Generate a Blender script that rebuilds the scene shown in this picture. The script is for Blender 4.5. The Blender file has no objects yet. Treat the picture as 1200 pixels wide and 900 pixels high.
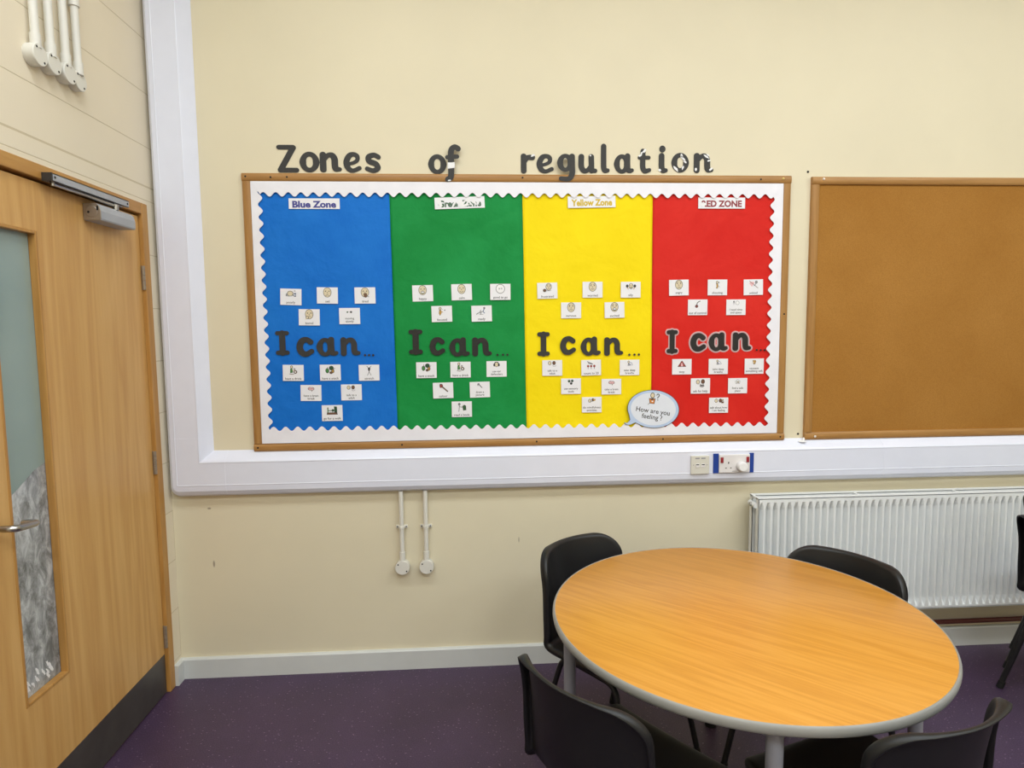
import bpy, bmesh, math, random
import numpy as np
from mathutils import Matrix, Vector

random.seed(7)
SC = bpy.context.scene
COL = SC.collection
PI = math.pi

# ------------------------------------------------------------------ camera
CAM_RIGHT = (0.9979778752, -0.0627773135, -0.0099583890)
CAM_UP = (0.0154456156, 0.0875382275, 0.9960414106)
CAM_FWD = (0.0616570642, 0.9941811040, -0.0883308485)
CAM_POS = (1.359386, -2.835644, 1.584978)
cd = bpy.data.cameras.new('camera')
cd.sensor_width = 36.0
cd.lens = 730.73 / 1200 * 36.0
cd.clip_start = 0.02
cam = bpy.data.objects.new('camera', cd)
COL.objects.link(cam)
m = Matrix.Identity(4)
for i in range(3):
    m[i][0] = CAM_RIGHT[i]; m[i][1] = CAM_UP[i]; m[i][2] = -CAM_FWD[i]; m[i][3] = CAM_POS[i]
cam.matrix_world = m
SC.camera = cam

# ------------------------------------------------------------------ world, lights, exposure
SC.view_settings.view_transform = 'Standard'
SC.view_settings.look = 'None'
SC.view_settings.gamma = 1.0
SC.view_settings.use_curve_mapping = False
SC.view_settings.exposure = -0.62
w = bpy.data.worlds.new('world'); SC.world = w
w.use_nodes = True
w.node_tree.nodes['Background'].inputs[0].default_value = (0.9, 0.95, 1.0, 1)
w.node_tree.nodes['Background'].inputs[1].default_value = 0.3
SC.cycles.use_denoising = True

CEIL = 3.8
PANELS = [(0.9, -1.75, 42), (2.8, -1.75, 40), (4.7, -1.75, 44), (0.9, -4.0, 66), (2.8, -4.0, 64), (4.7, -4.0, 66)]
for (px, py, watt) in PANELS:
    ld = bpy.data.lights.new('panel_lamp', 'AREA'); ld.shape = 'RECTANGLE'; ld.size = 1.15; ld.size_y = 0.55
    ld.energy = watt; ld.color = (0.885, 0.955, 1.0)
    lo = bpy.data.objects.new('panel_lamp', ld); COL.objects.link(lo)
    lo.location = (px, py, CEIL - 0.035)

# ------------------------------------------------------------------ materials
def lin(c):
    return tuple(((v / 255) / 12.92) if v / 255 <= 0.04045 else ((v / 255 + 0.055) / 1.055) ** 2.4 for v in c) + (1.0,)

class N:
    def __init__(s, name):
        s.m = bpy.data.materials.new(name); s.m.use_nodes = True
        s.t = s.m.node_tree; s.b = s.t.nodes['Principled BSDF']
    def n(s, typ, **k):
        x = s.t.nodes.new(typ)
        for a, v in k.items():
            if a.startswith('i_'):
                key = a[2:].replace('_', ' ')
                x.inputs[key].default_value = v
            else:
                setattr(x, a, v)
        return x
    def l(s, a, b):
        s.t.links.new(a, b)
    def coord(s, scale=(1, 1, 1), rot=(0, 0, 0), loc=(0, 0, 0), kind='Object'):
        tc = s.n('ShaderNodeTexCoord'); mp = s.n('ShaderNodeMapping')
        mp.inputs['Scale'].default_value = scale; mp.inputs['Rotation'].default_value = rot; mp.inputs['Location'].default_value = loc
        s.l(tc.outputs[kind], mp.inputs['Vector']); return mp.outputs['Vector']
    def noise(s, vec, scale, detail=4, rough=0.55, dist=0.0):
        x = s.n('ShaderNodeTexNoise'); x.inputs['Scale'].default_value = scale; x.inputs['Detail'].default_value = detail
        x.inputs['Roughness'].default_value = rough; x.inputs['Distortion'].default_value = dist
        if vec is not None: s.l(vec, x.inputs['Vector'])
        return x.outputs['Fac']
    def ramp(s, fac, stops, interp='LINEAR'):
        x = s.n('ShaderNodeValToRGB'); x.color_ramp.interpolation = interp
        e = x.color_ramp.elements
        while len(e) < len(stops): e.new(0.5)
        for i, (p, c) in enumerate(stops):
            e[i].position = p; e[i].color = c
        s.l(fac, x.inputs['Fac']); return x.outputs['Color']
    def mix(s, fac, a, b, mode='MIX'):
        x = s.n('ShaderNodeMix'); x.data_type = 'RGBA'; x.blend_type = mode
        for v, i in ((fac, 0), (a, 6), (b, 7)):
            if hasattr(v, 'is_output'): s.l(v, x.inputs[i])
            else: x.inputs[i].default_value = v
        return x.outputs[2]
    def bump(s, h, strength, dist=0.01):
        x = s.n('ShaderNodeBump'); x.inputs['Strength'].default_value = strength; x.inputs['Distance'].default_value = dist
        s.l(h, x.inputs['Height']); s.l(x.outputs['Normal'], s.b.inputs['Normal']); return x
    def base(s, c):
        if hasattr(c, 'is_output'): s.l(c, s.b.inputs['Base Color'])
        else: s.b.inputs['Base Color'].default_value = c
    def pbr(s, rough=0.5, metal=0.0, spec=0.5):
        s.b.inputs['Roughness'].default_value = rough; s.b.inputs['Metallic'].default_value = metal
        s.b.inputs['Specular IOR Level'].default_value = spec

def simple(name, c, rough=0.5, metal=0.0, spec=0.5, var=0.06, vscale=9.0, bump=0.0, bscale=150):
    n = N(name); v = n.coord()
    f = n.noise(v, vscale, 5)
    L = lin(c)
    d = tuple(x * (1 - var) for x in L[:3]) + (1,); u = tuple(min(1, x * (1 + var)) for x in L[:3]) + (1,)
    n.base(n.ramp(f, [(0.3, d), (0.7, u)])); n.pbr(rough, metal, spec)
    if bump: n.bump(n.noise(v, bscale, 3), bump, 0.002)
    return n.m

M = {}
def wall_mat(name, c, joints):
    n = N(name); v = n.coord()
    L = lin(c)
    f = n.noise(v, 1.3, 4)
    col = n.ramp(f, [(0.3, tuple(x * 0.96 for x in L[:3]) + (1,)), (0.7, tuple(min(1, x * 1.03) for x in L[:3]) + (1,))])
    fine = n.noise(v, 160, 3)
    n.pbr(0.55, 0, 0.3)
    if not joints:
        # a few small scuffs
        sc = n.noise(v, 11, 2, 0.4, 1.5)
        col = n.mix(n.ramp(sc, [(0.90, (0, 0, 0, 1)), (0.92, (0.25, 0.25, 0.25, 1))]), col, lin((120, 105, 85)))
        for (mx_, mz_, rx_, rz_) in ((0.168, 0.532, 0.006, 0.020), (1.560, 0.601, 0.003, 0.017), (0.160, 0.790, 0.011, 0.006)):
            mp = n.n('ShaderNodeMapping'); mp.inputs['Location'].default_value = (-mx_ / rx_, 0, -mz_ / rz_); mp.inputs['Scale'].default_value = (1 / rx_, 0, 1 / rz_)
            n.l(v, mp.inputs['Vector']); ln_ = n.n('ShaderNodeVectorMath', operation='LENGTH'); n.l(mp.outputs['Vector'], ln_.inputs[0])
            col = n.mix(n.ramp(ln_.outputs['Value'], [(0.5, (0.6, 0.6, 0.6, 1)), (0.95, (0, 0, 0, 1))]), col, lin((92, 74, 58)))
        n.base(col); n.bump(fine, 0.10, 0.002)
        return n.m
    sep = n.n('ShaderNodeSeparateXYZ'); n.l(v, sep.inputs[0])
    cmb = n.n('ShaderNodeCombineXYZ')
    n.l(sep.outputs['Y'], cmb.inputs['X'])
    ad = n.n('ShaderNodeMath', operation='ADD'); ad.inputs[1].default_value = -0.1105 + 0.225
    n.l(sep.outputs['Z'], ad.inputs[0]); n.l(ad.outputs[0], cmb.inputs['Y'])
    br = n.n('ShaderNodeTexBrick'); n.l(cmb.outputs[0], br.inputs['Vector'])
    br.inputs['Scale'].default_value = 1.0; br.inputs['Brick Width'].default_value = 6.3; br.inputs['Row Height'].default_value = 0.225
    br.inputs['Mortar Size'].default_value = 0.0022; br.inputs['Mortar Smooth'].default_value = 0.6
    br.inputs['Color1'].default_value = (1, 1, 1, 1); br.inputs['Color2'].default_value = (1, 1, 1, 1); br.inputs['Mortar'].default_value = (0, 0, 0, 1)
    # lintel bed joint above the door frame
    s1 = n.n('ShaderNodeMath', operation='SUBTRACT'); s1.inputs[1].default_value = 2.194; n.l(sep.outputs['Z'], s1.inputs[0])
    s2 = n.n('ShaderNodeMath', operation='ABSOLUTE'); n.l(s1.outputs[0], s2.inputs[0])
    s3 = n.n('ShaderNodeMath', operation='GREATER_THAN'); s3.inputs[1].default_value = 0.0035; n.l(s2.outputs[0], s3.inputs[0])
    h = n.n('ShaderNodeMath', operation='MINIMUM'); n.l(br.outputs['Color'], h.inputs[0]); n.l(s3.outputs[0], h.inputs[1])
    h2 = n.n('ShaderNodeMath', operation='MULTIPLY_ADD'); h2.inputs[1].default_value = 0.12; n.l(fine, h2.inputs[0]); n.l(h.outputs[0], h2.inputs[2])
    n.bump(h2.outputs[0], 0.45, 0.004)
    n.base(n.mix(h.outputs[0], lin((205, 190, 160)), col))
    return n.m
M['wall'] = wall_mat('cream_wall_paint', (224, 214, 187), False)
M['block'] = wall_mat('cream_painted_blockwork', (232, 220, 197), True)
M['ceiling'] = simple('white_ceiling_tile', (235, 234, 228), 0.8, bump=0.1)

def floor_mat():
    n = N('purple_vinyl_floor'); v = n.coord()
    a = n.noise(v, 3.0, 6, 0.6); col = n.ramp(a, [(0.3, lin((53, 38, 58))), (0.7, lin((66, 48, 74)))])
    g = n.noise(v, 260, 2, 0.6); col = n.mix(n.ramp(g, [(0.42, (0, 0, 0, 1)), (0.62, (0.35, 0.35, 0.35, 1))]), col, lin((104, 82, 110)))
    vo = n.n('ShaderNodeTexVoronoi', feature='F1'); vo.inputs['Scale'].default_value = 42; vo.inputs['Randomness'].default_value = 1.0
    mp = n.coord((1, 1.6, 1), (0, 0, 0.6)); n.l(mp, vo.inputs['Vector'])
    col = n.mix(n.ramp(vo.outputs['Distance'], [(0.10, (0.5, 0.5, 0.5, 1)), (0.17, (0, 0, 0, 1))]), col, lin((150, 125, 150)))
    n.base(col); n.pbr(0.42, 0, 0.4); n.bump(g, 0.05, 0.002)
    return n.m
M['floor'] = floor_mat()

def wood(name, lo, mid, hi, axis='Z', rot=(0, 0, 0), scale=1.0, rough=0.4, streak=0.5, spec=0.4):
    n = N(name)
    st = {'Z': (1, 1, 0.06), 'X': (0.06, 1, 1), 'Y': (1, 0.06, 1)}[axis]
    v = n.coord((1, 1, 1), rot)
    mp = n.n('ShaderNodeMapping'); mp.inputs['Scale'].default_value = tuple(x * scale for x in st); n.l(v, mp.inputs['Vector']); v = mp.outputs['Vector']
    big = n.noise(v, 9, 3, 0.5, 0.6)
    ws = n.n('ShaderNodeMath', operation='MULTIPLY'); ws.inputs[1].default_value = 14.0; n.l(big, ws.inputs[0])
    fr = n.n('ShaderNodeMath', operation='PINGPONG'); fr.inputs[1].default_value = 1.0; n.l(ws.outputs[0], fr.inputs[0])
    fine = n.noise(v, 95, 4, 0.65)
    mx = n.mix(streak, fr.outputs[0], fine)
    col = n.ramp(mx, [(0.2, lin(lo)), (0.5, lin(mid)), (0.8, lin(hi))])
    n.base(col); n.pbr(rough, 0, spec); n.bump(fine, 0.04, 0.001)
    return n.m
M['door'] = wood('beech_door_veneer', (196, 146, 82), (207, 160, 95), (216, 172, 108), 'Z', scale=0.6, streak=0.66)
M['frame'] = wood('varnished_door_frame_wood', (168, 120, 58), (182, 133, 70), (194, 147, 82), 'Z', streak=0.75)
M['framey'] = wood('varnished_door_head_wood', (168, 120, 58), (182, 133, 70), (194, 147, 82), 'Y', streak=0.75)
M['bframex'] = wood('board_frame_wood_horizontal', (152, 108, 56), (166, 121, 66), (180, 135, 80), 'X', streak=0.75)
M['bframez'] = wood('board_frame_wood_vertical', (152, 108, 56), (166, 121, 66), (180, 135, 80), 'Z', streak=0.75)
M['table'] = wood('beech_table_laminate', (192, 129, 46), (204, 142, 55), (213, 152, 67), 'X', (0, 0, math.radians(42)), scale=1.3, rough=0.34, streak=0.68, spec=0.5)

def cork_mat():
    n = N('brown_noticeboard_felt'); v = n.coord()
    a = n.noise(v, 2.0, 5, 0.6); g = n.noise(v, 330, 3, 0.7)
    col = n.ramp(a, [(0.3, lin((164, 114, 52))), (0.7, lin((178, 128, 64)))])
    col = n.mix(n.ramp(g, [(0.35, (0.45, 0.45, 0.45, 1)), (0.6, (0, 0, 0, 1))]), col, lin((130, 86, 36)))
    n.base(col); n.pbr(0.9, 0, 0.1); n.bump(g, 0.3, 0.002)
    return n.m
M['cork'] = cork_mat()

def paper_mat(name, c, fade):
    n = N(name); v = n.coord()
    a = n.noise(v, 3.2, 5, 0.6, 0.4)
    n.base(n.ramp(a, [(0.35, lin(c)), (0.75, lin(fade))])); n.pbr(0.65, 0, 0.22)
    b = n.noise(v, 5, 5, 0.55, 0.3)
    n.bump(b, 0.5, 0.02)
    return n.m
M['blue'] = paper_mat('blue_backing_paper', (6, 104, 200), (28, 122, 214))
M['green'] = paper_mat('green_backing_paper', (10, 132, 58), (26, 148, 74))
M['yellow'] = paper_mat('yellow_backing_paper', (243, 216, 0), (248, 224, 10))
M['red'] = paper_mat('red_backing_paper', (208, 30, 22), (218, 44, 34))
M['border'] = simple('white_corrugated_border', (236, 235, 243), 0.6, var=0.03, vscale=14, bump=0.12, bscale=40)
M['pvc'] = simple('white_trunking_plastic', (228, 231, 246), 0.32, var=0.015)
M['pipewhite'] = simple('white_conduit_plastic', (222, 219, 210), 0.4, var=0.02)
M['rad'] = simple('white_radiator_enamel', (234, 236, 236), 0.35, var=0.02)
M['raddark'] = simple('grey_radiator_fins', (150, 150, 145), 0.5)
M['skirt'] = simple('grey_white_skirting_gloss', (208, 210, 208), 0.4, var=0.04, vscale=5)
M['blackplastic'] = simple('black_chair_plastic', (17, 17, 19), 0.46, spec=0.5, var=0.1, bump=0.12, bscale=500)
M['blacksteel'] = simple('black_chair_tube', (18, 18, 20), 0.4, spec=0.5)
M['rubber'] = simple('black_foot_rubber', (12, 12, 12), 0.7)
M['greypvc'] = simple('grey_table_edge', (148, 147, 142), 0.45)
M['greysteel'] = simple('grey_table_leg_paint', (138, 138, 146), 0.4, var=0.03)
M['silver'] = simple('silver_closer_paint', (166, 168, 174), 0.4, 0.0)
M['darksteel'] = simple('dark_closer_end', (52, 48, 46), 0.5)
M['steel'] = simple('brushed_steel', (176, 174, 172), 0.28, 1.0)
M['hinge'] = simple('worn_steel_hinge', (150, 136, 120), 0.38, 0.4)
M['kick'] = simple('dark_kick_plate', (92, 88, 84), 0.4, 0.55, var=0.12)
M['letter'] = simple('dark_grey_printed_card', (45, 44, 43), 0.6, var=0.1, vscale=30)
M['letterblack'] = simple('black_printed_card', (27, 26, 28), 0.42, var=0.12, vscale=30)
M['card'] = simple('white_laminated_card', (234, 234, 240), 0.35, var=0.01)
M['scuff'] = simple('worn_white_paper', (236, 236, 238), 0.6, var=0.02)
M['bubble'] = simple('pale_speech_bubble_paper', (222, 228, 240), 0.4, var=0.02)
M['bubblerim'] = simple('pale_blue_bubble_print', (184, 204, 234), 0.4, var=0.02)
M['faceplate'] = simple('cream_faceplate_plastic', (216, 214, 204), 0.35, var=0.01)
M['plate'] = simple('white_socket_plastic', (228, 225, 226), 0.3, var=0.01)
M['navy'] = simple('blue_wall_mark_tape', (22, 62, 150), 0.5)
M['neon'] = simple('red_switch_rocker', (150, 40, 50), 0.3)
M['pipered'] = simple('dark_red_pipe_paint', (92, 40, 34), 0.45)
M['hole'] = simple('dark_hole', (22, 18, 16), 0.8)
M['brass'] = simple('brass_pin', (226, 200, 120), 0.35, 0.2)
M['pinwhite'] = simple('white_pin', (236, 226, 214), 0.35)
M['tack'] = simple('white_tack_putty', (238, 238, 240), 0.6)
INK = {'k': (50, 48, 52), 's': (218, 205, 176), 'g': (70, 130, 70), 'd': (40, 78, 50), 'b': (112, 78, 58), 'r': (150, 62, 58),
       'o': (206, 128, 58), 'y': (190, 150, 70), 'e': (150, 150, 156), 'p': (232, 186, 190), 'w': (238, 238, 240), 'n': (70, 90, 140),
       'B': (58, 60, 140), 'G': (60, 96, 70), 'Y': (206, 176, 40), 'R': (140, 48, 60)}
INKM = {k: simple('print_ink_' + nm, INK[k], 0.4, var=0.01) for k, nm in zip(INK, (
    'black', 'skin', 'green', 'dark_green', 'brown', 'red', 'orange', 'ochre', 'grey', 'pink', 'white', 'slate_blue', 'blue_purple', 'faded_green', 'gold', 'maroon'))}

def film_mat(name, alpha, c, rough):
    n = N(name); n.base(lin(c)); n.pbr(rough, 0, 0.5); n.b.inputs['Alpha'].default_value = alpha
    return n.m
M['laminate'] = film_mat('clear_laminate_edge', 0.38, (240, 225, 228), 0.25)

def frost():
    n = N('grey_green_obscured_film'); v = n.coord()
    a = n.noise(v, 2.2, 3); g = n.noise(v, 240, 2)
    col = n.ramp(a, [(0.3, lin((140, 158, 154))), (0.7, lin((160, 176, 170)))])
    n.base(col); n.pbr(0.35, 0, 0.5); n.bump(g, 0.15, 0.001); return n.m
M['film'] = frost()
def residue():
    n = N('glass_with_film_residue'); v = n.coord((1, 1, 0.55))
    a = n.noise(v, 26, 6, 0.7, 0.6); b = n.noise(v, 7, 3, 0.5)
    mx = n.mix(0.35, a, b)
    col = n.ramp(mx, [(0.40, lin((112, 114, 114))), (0.5, lin((158, 160, 162))), (0.6, lin((205, 208, 210)))])
    n.base(col); n.pbr(0.22, 0, 0.5); return n.m
M['residue'] = residue()
M['panelglow'] = N('lit_panel_diffuser').m
_b = M['panelglow'].node_tree.nodes['Principled BSDF']
_b.inputs['Base Color'].default_value = (0.9, 0.9, 0.9, 1); _b.inputs['Emission Color'].default_value = (0.885, 0.955, 1.0, 1); _b.inputs['Emission Strength'].default_value = 3.0

# ------------------------------------------------------------------ mesh helpers
class MB:
    def __init__(s): s.v = []; s.f = []; s.mi = []
    def add(s, vs, fs, mi=0):
        o = len(s.v); s.v += [tuple(p) for p in vs]; s.f += [tuple(i + o for i in f) for f in fs]; s.mi += [mi] * len(fs); return s
    def box(s, x0, x1, y0, y1, z0, z1, mi=0):
        x0, x1 = min(x0, x1), max(x0, x1); y0, y1 = min(y0, y1), max(y0, y1); z0, z1 = min(z0, z1), max(z0, z1)
        return s.add([(x0, y0, z0), (x1, y0, z0), (x1, y1, z0), (x0, y1, z0), (x0, y0, z1), (x1, y0, z1), (x1, y1, z1), (x0, y1, z1)],
                     [(0, 3, 2, 1), (4, 5, 6, 7), (0, 1, 5, 4), (1, 2, 6, 5), (2, 3, 7, 6), (3, 0, 4, 7)], mi)
    def loft(s, rings, mi=0, caps=True, closed=False):
        n = len(rings[0]); vs = [p for r in rings for p in r]; fs = []
        R = len(rings)
        for i in range(R if closed else R - 1):
            a = i * n; b = ((i + 1) % R) * n
            for j in range(n):
                k = (j + 1) % n; fs.append((a + j, a + k, b + k, b + j))
        if caps and not closed:
            fs.append(tuple(range(n - 1, -1, -1))); fs.append(tuple((R - 1) * n + j for j in range(n)))
        return s.add(vs, fs, mi)
    def cyl(s, p, q, r, seg=24, mi=0, r2=None):
        p = Vector(p); q = Vector(q); d = (q - p).normalized()
        a = d.orthogonal().normalized(); b = d.cross(a)
        r2 = r if r2 is None else r2
        ring = lambda c, rr: [tuple(c + (a * math.cos(t) + b * math.sin(t)) * rr) for t in [2 * PI * i / seg for i in range(seg)]]
        return s.loft([ring(p, r), ring(q, r2)], mi)
    def tube(s, pts, r, seg=14, mi=0, caps=True):
        P = [Vector(p) for p in pts]; rings = []; a = None
        for i, p in enumerate(P):
            d = ((P[min(i + 1, len(P) - 1)] - p).normalized() + (p - P[max(i - 1, 0)]).normalized()).normalized()
            if a is None: a = d.orthogonal().normalized()
            else: a = (a - d * a.dot(d)).normalized()
            b = d.cross(a)
            rr = r[i] if isinstance(r, (list, tuple)) else r
            rings.append([tuple(p + (a * math.cos(t) + b * math.sin(t)) * rr) for t in [2 * PI * k / seg for k in range(seg)]])
        return s.loft(rings, mi, caps)
    def lathe(s, prof, center=(0, 0, 0), axis='Z', seg=48, mi=0):
        cx, cy, cz = center; vs = []; fs = []; n = len(prof)
        for i in range(seg):
            t = 2 * PI * i / seg
            for (r, h) in prof:
                if axis == 'Z': vs.append((cx + r * math.cos(t), cy + r * math.sin(t), cz + h))
                elif axis == 'Y': vs.append((cx + r * math.cos(t), cy + h, cz + r * math.sin(t)))
                else: vs.append((cx + h, cy + r * math.cos(t), cz + r * math.sin(t)))
        for i in range(seg):
            k = (i + 1) % seg
            for j in range(n - 1):
                fs.append((i * n + j, k * n + j, k * n + j + 1, i * n + j + 1))
        return s.add(vs, fs, mi)
    def prism(s, poly, h0, h1, plane='XZ', mi=0):
        """poly in the named plane, extruded along the third axis from h0 to h1"""
        def P(a, b, h): return {'XZ': (a, h, b), 'XY': (a, b, h), 'YZ': (h, a, b)}[plane]
        n = len(poly)
        vs = [P(a, b, h0) for a, b in poly] + [P(a, b, h1) for a, b in poly]
        fs = [tuple(range(n)), tuple(range(2 * n - 1, n - 1, -1))] + [(i, i + n, (i + 1) % n + n, (i + 1) % n) for i in range(n)]
        return s.add(vs, fs, mi)
    def build(s, name, mats, parent=None, smooth=False, bevel=0.0, loc=None, merge=False):
        me = bpy.data.meshes.new(name); me.from_pydata(s.v, [], s.f)
        for mt in (mats if isinstance(mats, (list, tuple)) else [mats]): me.materials.append(mt)
        me.polygons.foreach_set('material_index', s.mi)
        bm = bmesh.new(); bm.from_mesh(me)
        if merge: bmesh.ops.remove_doubles(bm, verts=bm.verts, dist=1e-5)
        bmesh.ops.recalc_face_normals(bm, faces=bm.faces); bm.to_mesh(me); bm.free()
        if smooth:
            me.polygons.foreach_set('use_smooth', [True] * len(me.polygons))
        o = bpy.data.objects.new(name, me); COL.objects.link(o)
        if parent is not None: o.parent = parent
        if loc is not None: o.location = loc
        if bevel:
            b = o.modifiers.new('bevel', 'BEVEL'); b.width = bevel; b.segments = 2; b.limit_method = 'ANGLE'; b.angle_limit = math.radians(40)
        if smooth:
            try:
                me.set_sharp_from_angle(angle=math.radians(38))
            except Exception: pass
        return o

def tag(o, label, cat, group=None):
    o['label'] = label; o['category'] = cat
    if group: o['group'] = group
    return o
def thing(name, loc, label, cat, group=None, rz=0.0):
    o = bpy.data.objects.new(name, None); COL.objects.link(o); o.empty_display_size = 0.1
    o.location = loc; o.rotation_euler = (0, 0, rz); return tag(o, label, cat, group)
def struct(name, mb, mats, parent=None, **k):
    o = mb.build(name, mats, parent, **k)
    o['kind'] = 'structure'; return o
def dup(root, loc, rz=0.0, label=None, group=None):
    r = root.copy(); COL.objects.link(r); r.location = loc; r.rotation_euler = (0, 0, rz)
    if label: r['label'] = label
    if group: r['group'] = group
    for ch in list(root.children):
        c = ch.copy(); COL.objects.link(c); c.parent = r
        for g in list(ch.children):
            d = g.copy(); COL.objects.link(d); d.parent = c
    return r
def curve_pts(ctrl, n=8, closed=False):
    """Catmull-Rom through ctrl (tuples of any dimension)"""
    C = [np.array(c, float) for c in ctrl]; out = []
    L = len(C); rng = L if closed else L - 1
    for i in range(rng):
        if closed: p0, p1, p2, p3 = C[(i - 1) % L], C[i], C[(i + 1) % L], C[(i + 2) % L]
        else: p0, p1, p2, p3 = C[max(i - 1, 0)], C[i], C[i + 1], C[min(i + 2, L - 1)]
        for k in range(n):
            t = k / n
            out.append(0.5 * ((2 * p1) + (p2 - p0) * t + (2 * p0 - 5 * p1 + 4 * p2 - p3) * t * t + (3 * p1 - p0 - 3 * p2 + p3) * t ** 3))
    if not closed: out.append(C[-1])
    return [tuple(p) for p in out]
def fillet(pts, r, n=6):
    """polyline with rounded corners"""
    P = [Vector(p) for p in pts]; out = [P[0]]
    for i in range(1, len(P) - 1):
        a = (P[i - 1] - P[i]); b = (P[i + 1] - P[i]); rr = min(r, a.length * 0.48, b.length * 0.48)
        s = P[i] + a.normalized() * rr; e = P[i] + b.normalized() * rr
        for k in range(n + 1):
            t = k / n; out.append(s * (1 - t) ** 2 + P[i] * 2 * t * (1 - t) + e * t * t)
    out.append(P[-1]); return [tuple(p) for p in out]

# ------------------------------------------------------------------ the room
RX, RY = 6.2, -5.2
struct('floor', MB().box(-0.2, RX + 0.2, RY - 0.2, 0.2, -0.1, 0), M['floor'])
struct('ceiling', MB().box(-0.2, RX + 0.2, RY - 0.2, 0.2, CEIL, CEIL + 0.1), M['ceiling'])
struct('wall_back', MB().box(-0.2, RX + 0.2, 0, 0.2, 0, CEIL), M['wall'])
FY0, FY1, FZ = -0.073, -1.17, 2.118       # outer edges of the door frame
lw = MB().box(-0.2, 0, FY0 - 0.02, 0, 0, CEIL).box(-0.2, 0, RY, FY1 + 0.02, 0, CEIL).box(-0.2, 0, FY1 + 0.02, FY0 - 0.02, FZ - 0.02, CEIL)
struct('wall_left', lw, M['block'])
struct('wall_right', MB().box(RX, RX + 0.2, RY, 0, 0, CEIL), M['wall'])
struct('wall_front', MB().box(-0.2, RX + 0.2, RY - 0.2, RY, 0, CEIL), M['wall'])
# skirting with a rounded top
SK = [(0, 0), (-0.018, 0), (-0.018, 0.088), (-0.014, 0.0935), (0, 0.0945)]
struct('baseboard_back', MB().prism(SK, 0.0, RX, 'YZ'), M['skirt'])
struct('baseboard_left', MB().prism([(-a, b) for a, b in SK], FY0, -0.0185, 'XZ'), M['skirt'])

# door with its frame and furniture
DX = -0.012
fr = MB()
fr.box(-0.10, 0.004, FY0, FY0 - 0.046, 0, FZ).box(-0.10, 0.004, FY1, FY1 + 0.046, 0, FZ)
fr.box(-0.10, DX - 0.046, FY0 - 0.046, FY0 - 0.062, 0, FZ - 0.04).box(-0.10, DX - 0.046, FY1 + 0.046, FY1 + 0.062, 0, FZ - 0.04)
LY0, LY1, LZ = FY0 - 0.049, FY1 + 0.049, 2.062
GY0, GY1, GZ0, GZ1 = -0.738, -0.946, 0.447, 1.908   # vision panel opening
lf = MB()
lf.box(DX - 0.044, DX, LY0, GY0, 0.006, LZ).box(DX - 0.044, DX, GY1, LY1, 0.006, LZ)
lf.box(DX - 0.044, DX, GY0, GY1, 0.006, GZ0).box(DX - 0.044, DX, GY0, GY1, GZ1, LZ)
door = struct('door_1', lf, M['door'])
fo = struct('door_frame', fr, M['frame'], door, bevel=0.003)
MB().box(-0.10, 0.0035, FY0 - 0.046, FY1 + 0.046, FZ - 0.046, FZ).box(-0.10, DX - 0.046, FY0 - 0.046, FY1 + 0.046, FZ - 0.062, FZ - 0.046).build('door_head', M['framey'], door, bevel=0.003)
bd = MB(); g = 0.011
for (a0, a1, b0, b1) in ((GY0, GY0 - g, GZ0, GZ1), (GY1, GY1 + g, GZ0, GZ1), (GY0 - g, GY1 + g, GZ0, GZ0 + g), (GY0 - g, GY1 + g, GZ1 - g, GZ1)):
    bd.box(DX - 0.0225, DX + 0.0015, a0, a1, b0, b1)
bd.build('glazing_bead', M['frame'], door, bevel=0.002)
gi = 0.009
MB().box(DX - 0.03, DX - 0.0235, GY0 - gi, GY1 + gi, GZ0 + gi, GZ1 - gi).build('glass_pane', M['residue'], door)
MB().prism([(GY0 - gi, 1.168), (-0.80, 1.153), (-0.87, 1.115), (GY1 + gi, 1.082), (GY1 + gi, GZ1 - gi), (GY0 - gi, GZ1 - gi)], DX - 0.0235, DX - 0.0228, 'YZ').build('frosted_film', M['film'], door)
rr_ = random.Random(3)
for i in range(16):   # torn flakes of film left along the bottom of the glass
    cy = GY0 - 0.02 - rr_.random() * 0.165; cz = GZ0 + 0.03 + rr_.random() * 0.045 + (0.05 * abs(cy - GY1) if i % 3 == 0 else 0)
    a = rr_.random() * 3; n_ = 9
    poly = []
    for k in range(n_):
        t = 2 * PI * k / n_; rr = (0.5 + 0.7 * rr_.random())
        u_ = 0.005 * rr * math.cos(t); v_ = 0.014 * rr * math.sin(t)
        poly.append((cy + u_ * math.cos(0.5) - v_ * math.sin(0.5), cz + u_ * math.sin(0.5) + v_ * math.cos(0.5)))
    MB().prism(poly, DX - 0.0235, DX - 0.0231 + i * 0.00001, 'YZ').build('film_remnant', M['scuff'], door)
MB().box(DX, DX + 0.0015, LY0 - 0.003, LY1 + 0.003, 0.008, 0.178).build('kick_plate', M['kick'], door)
for hz in (1.811, 1.03, 0.255):
    h = MB()
    for k in range(5):
        z0 = hz - 0.05 + k * 0.02; h.cyl((DX + 0.008, LY0 + 0.0015, z0 + 0.0008), (DX + 0.008, LY0 + 0.0015, z0 + 0.0192), 0.0075, 16)
    h.box(DX - 0.02, DX + 0.004, LY0 - 0.001, LY0 + 0.0025, hz - 0.05, hz + 0.05)
    h.build('hinge', M['hinge'], door, smooth=True)
lv = MB()
lv.tube(fillet([(DX, -1.036, 1.038), (0.064, -1.036, 1.036), (0.058, -0.935, 1.024), (0.014, -0.935, 1.024)], 0.022, 8), 0.0098, 16)
lv.cyl((DX, -1.036, 1.038), (DX + 0.009, -1.036, 1.038), 0.026, 28)
lv.build('lever_handle', M['steel'], door, smooth=True)
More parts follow.
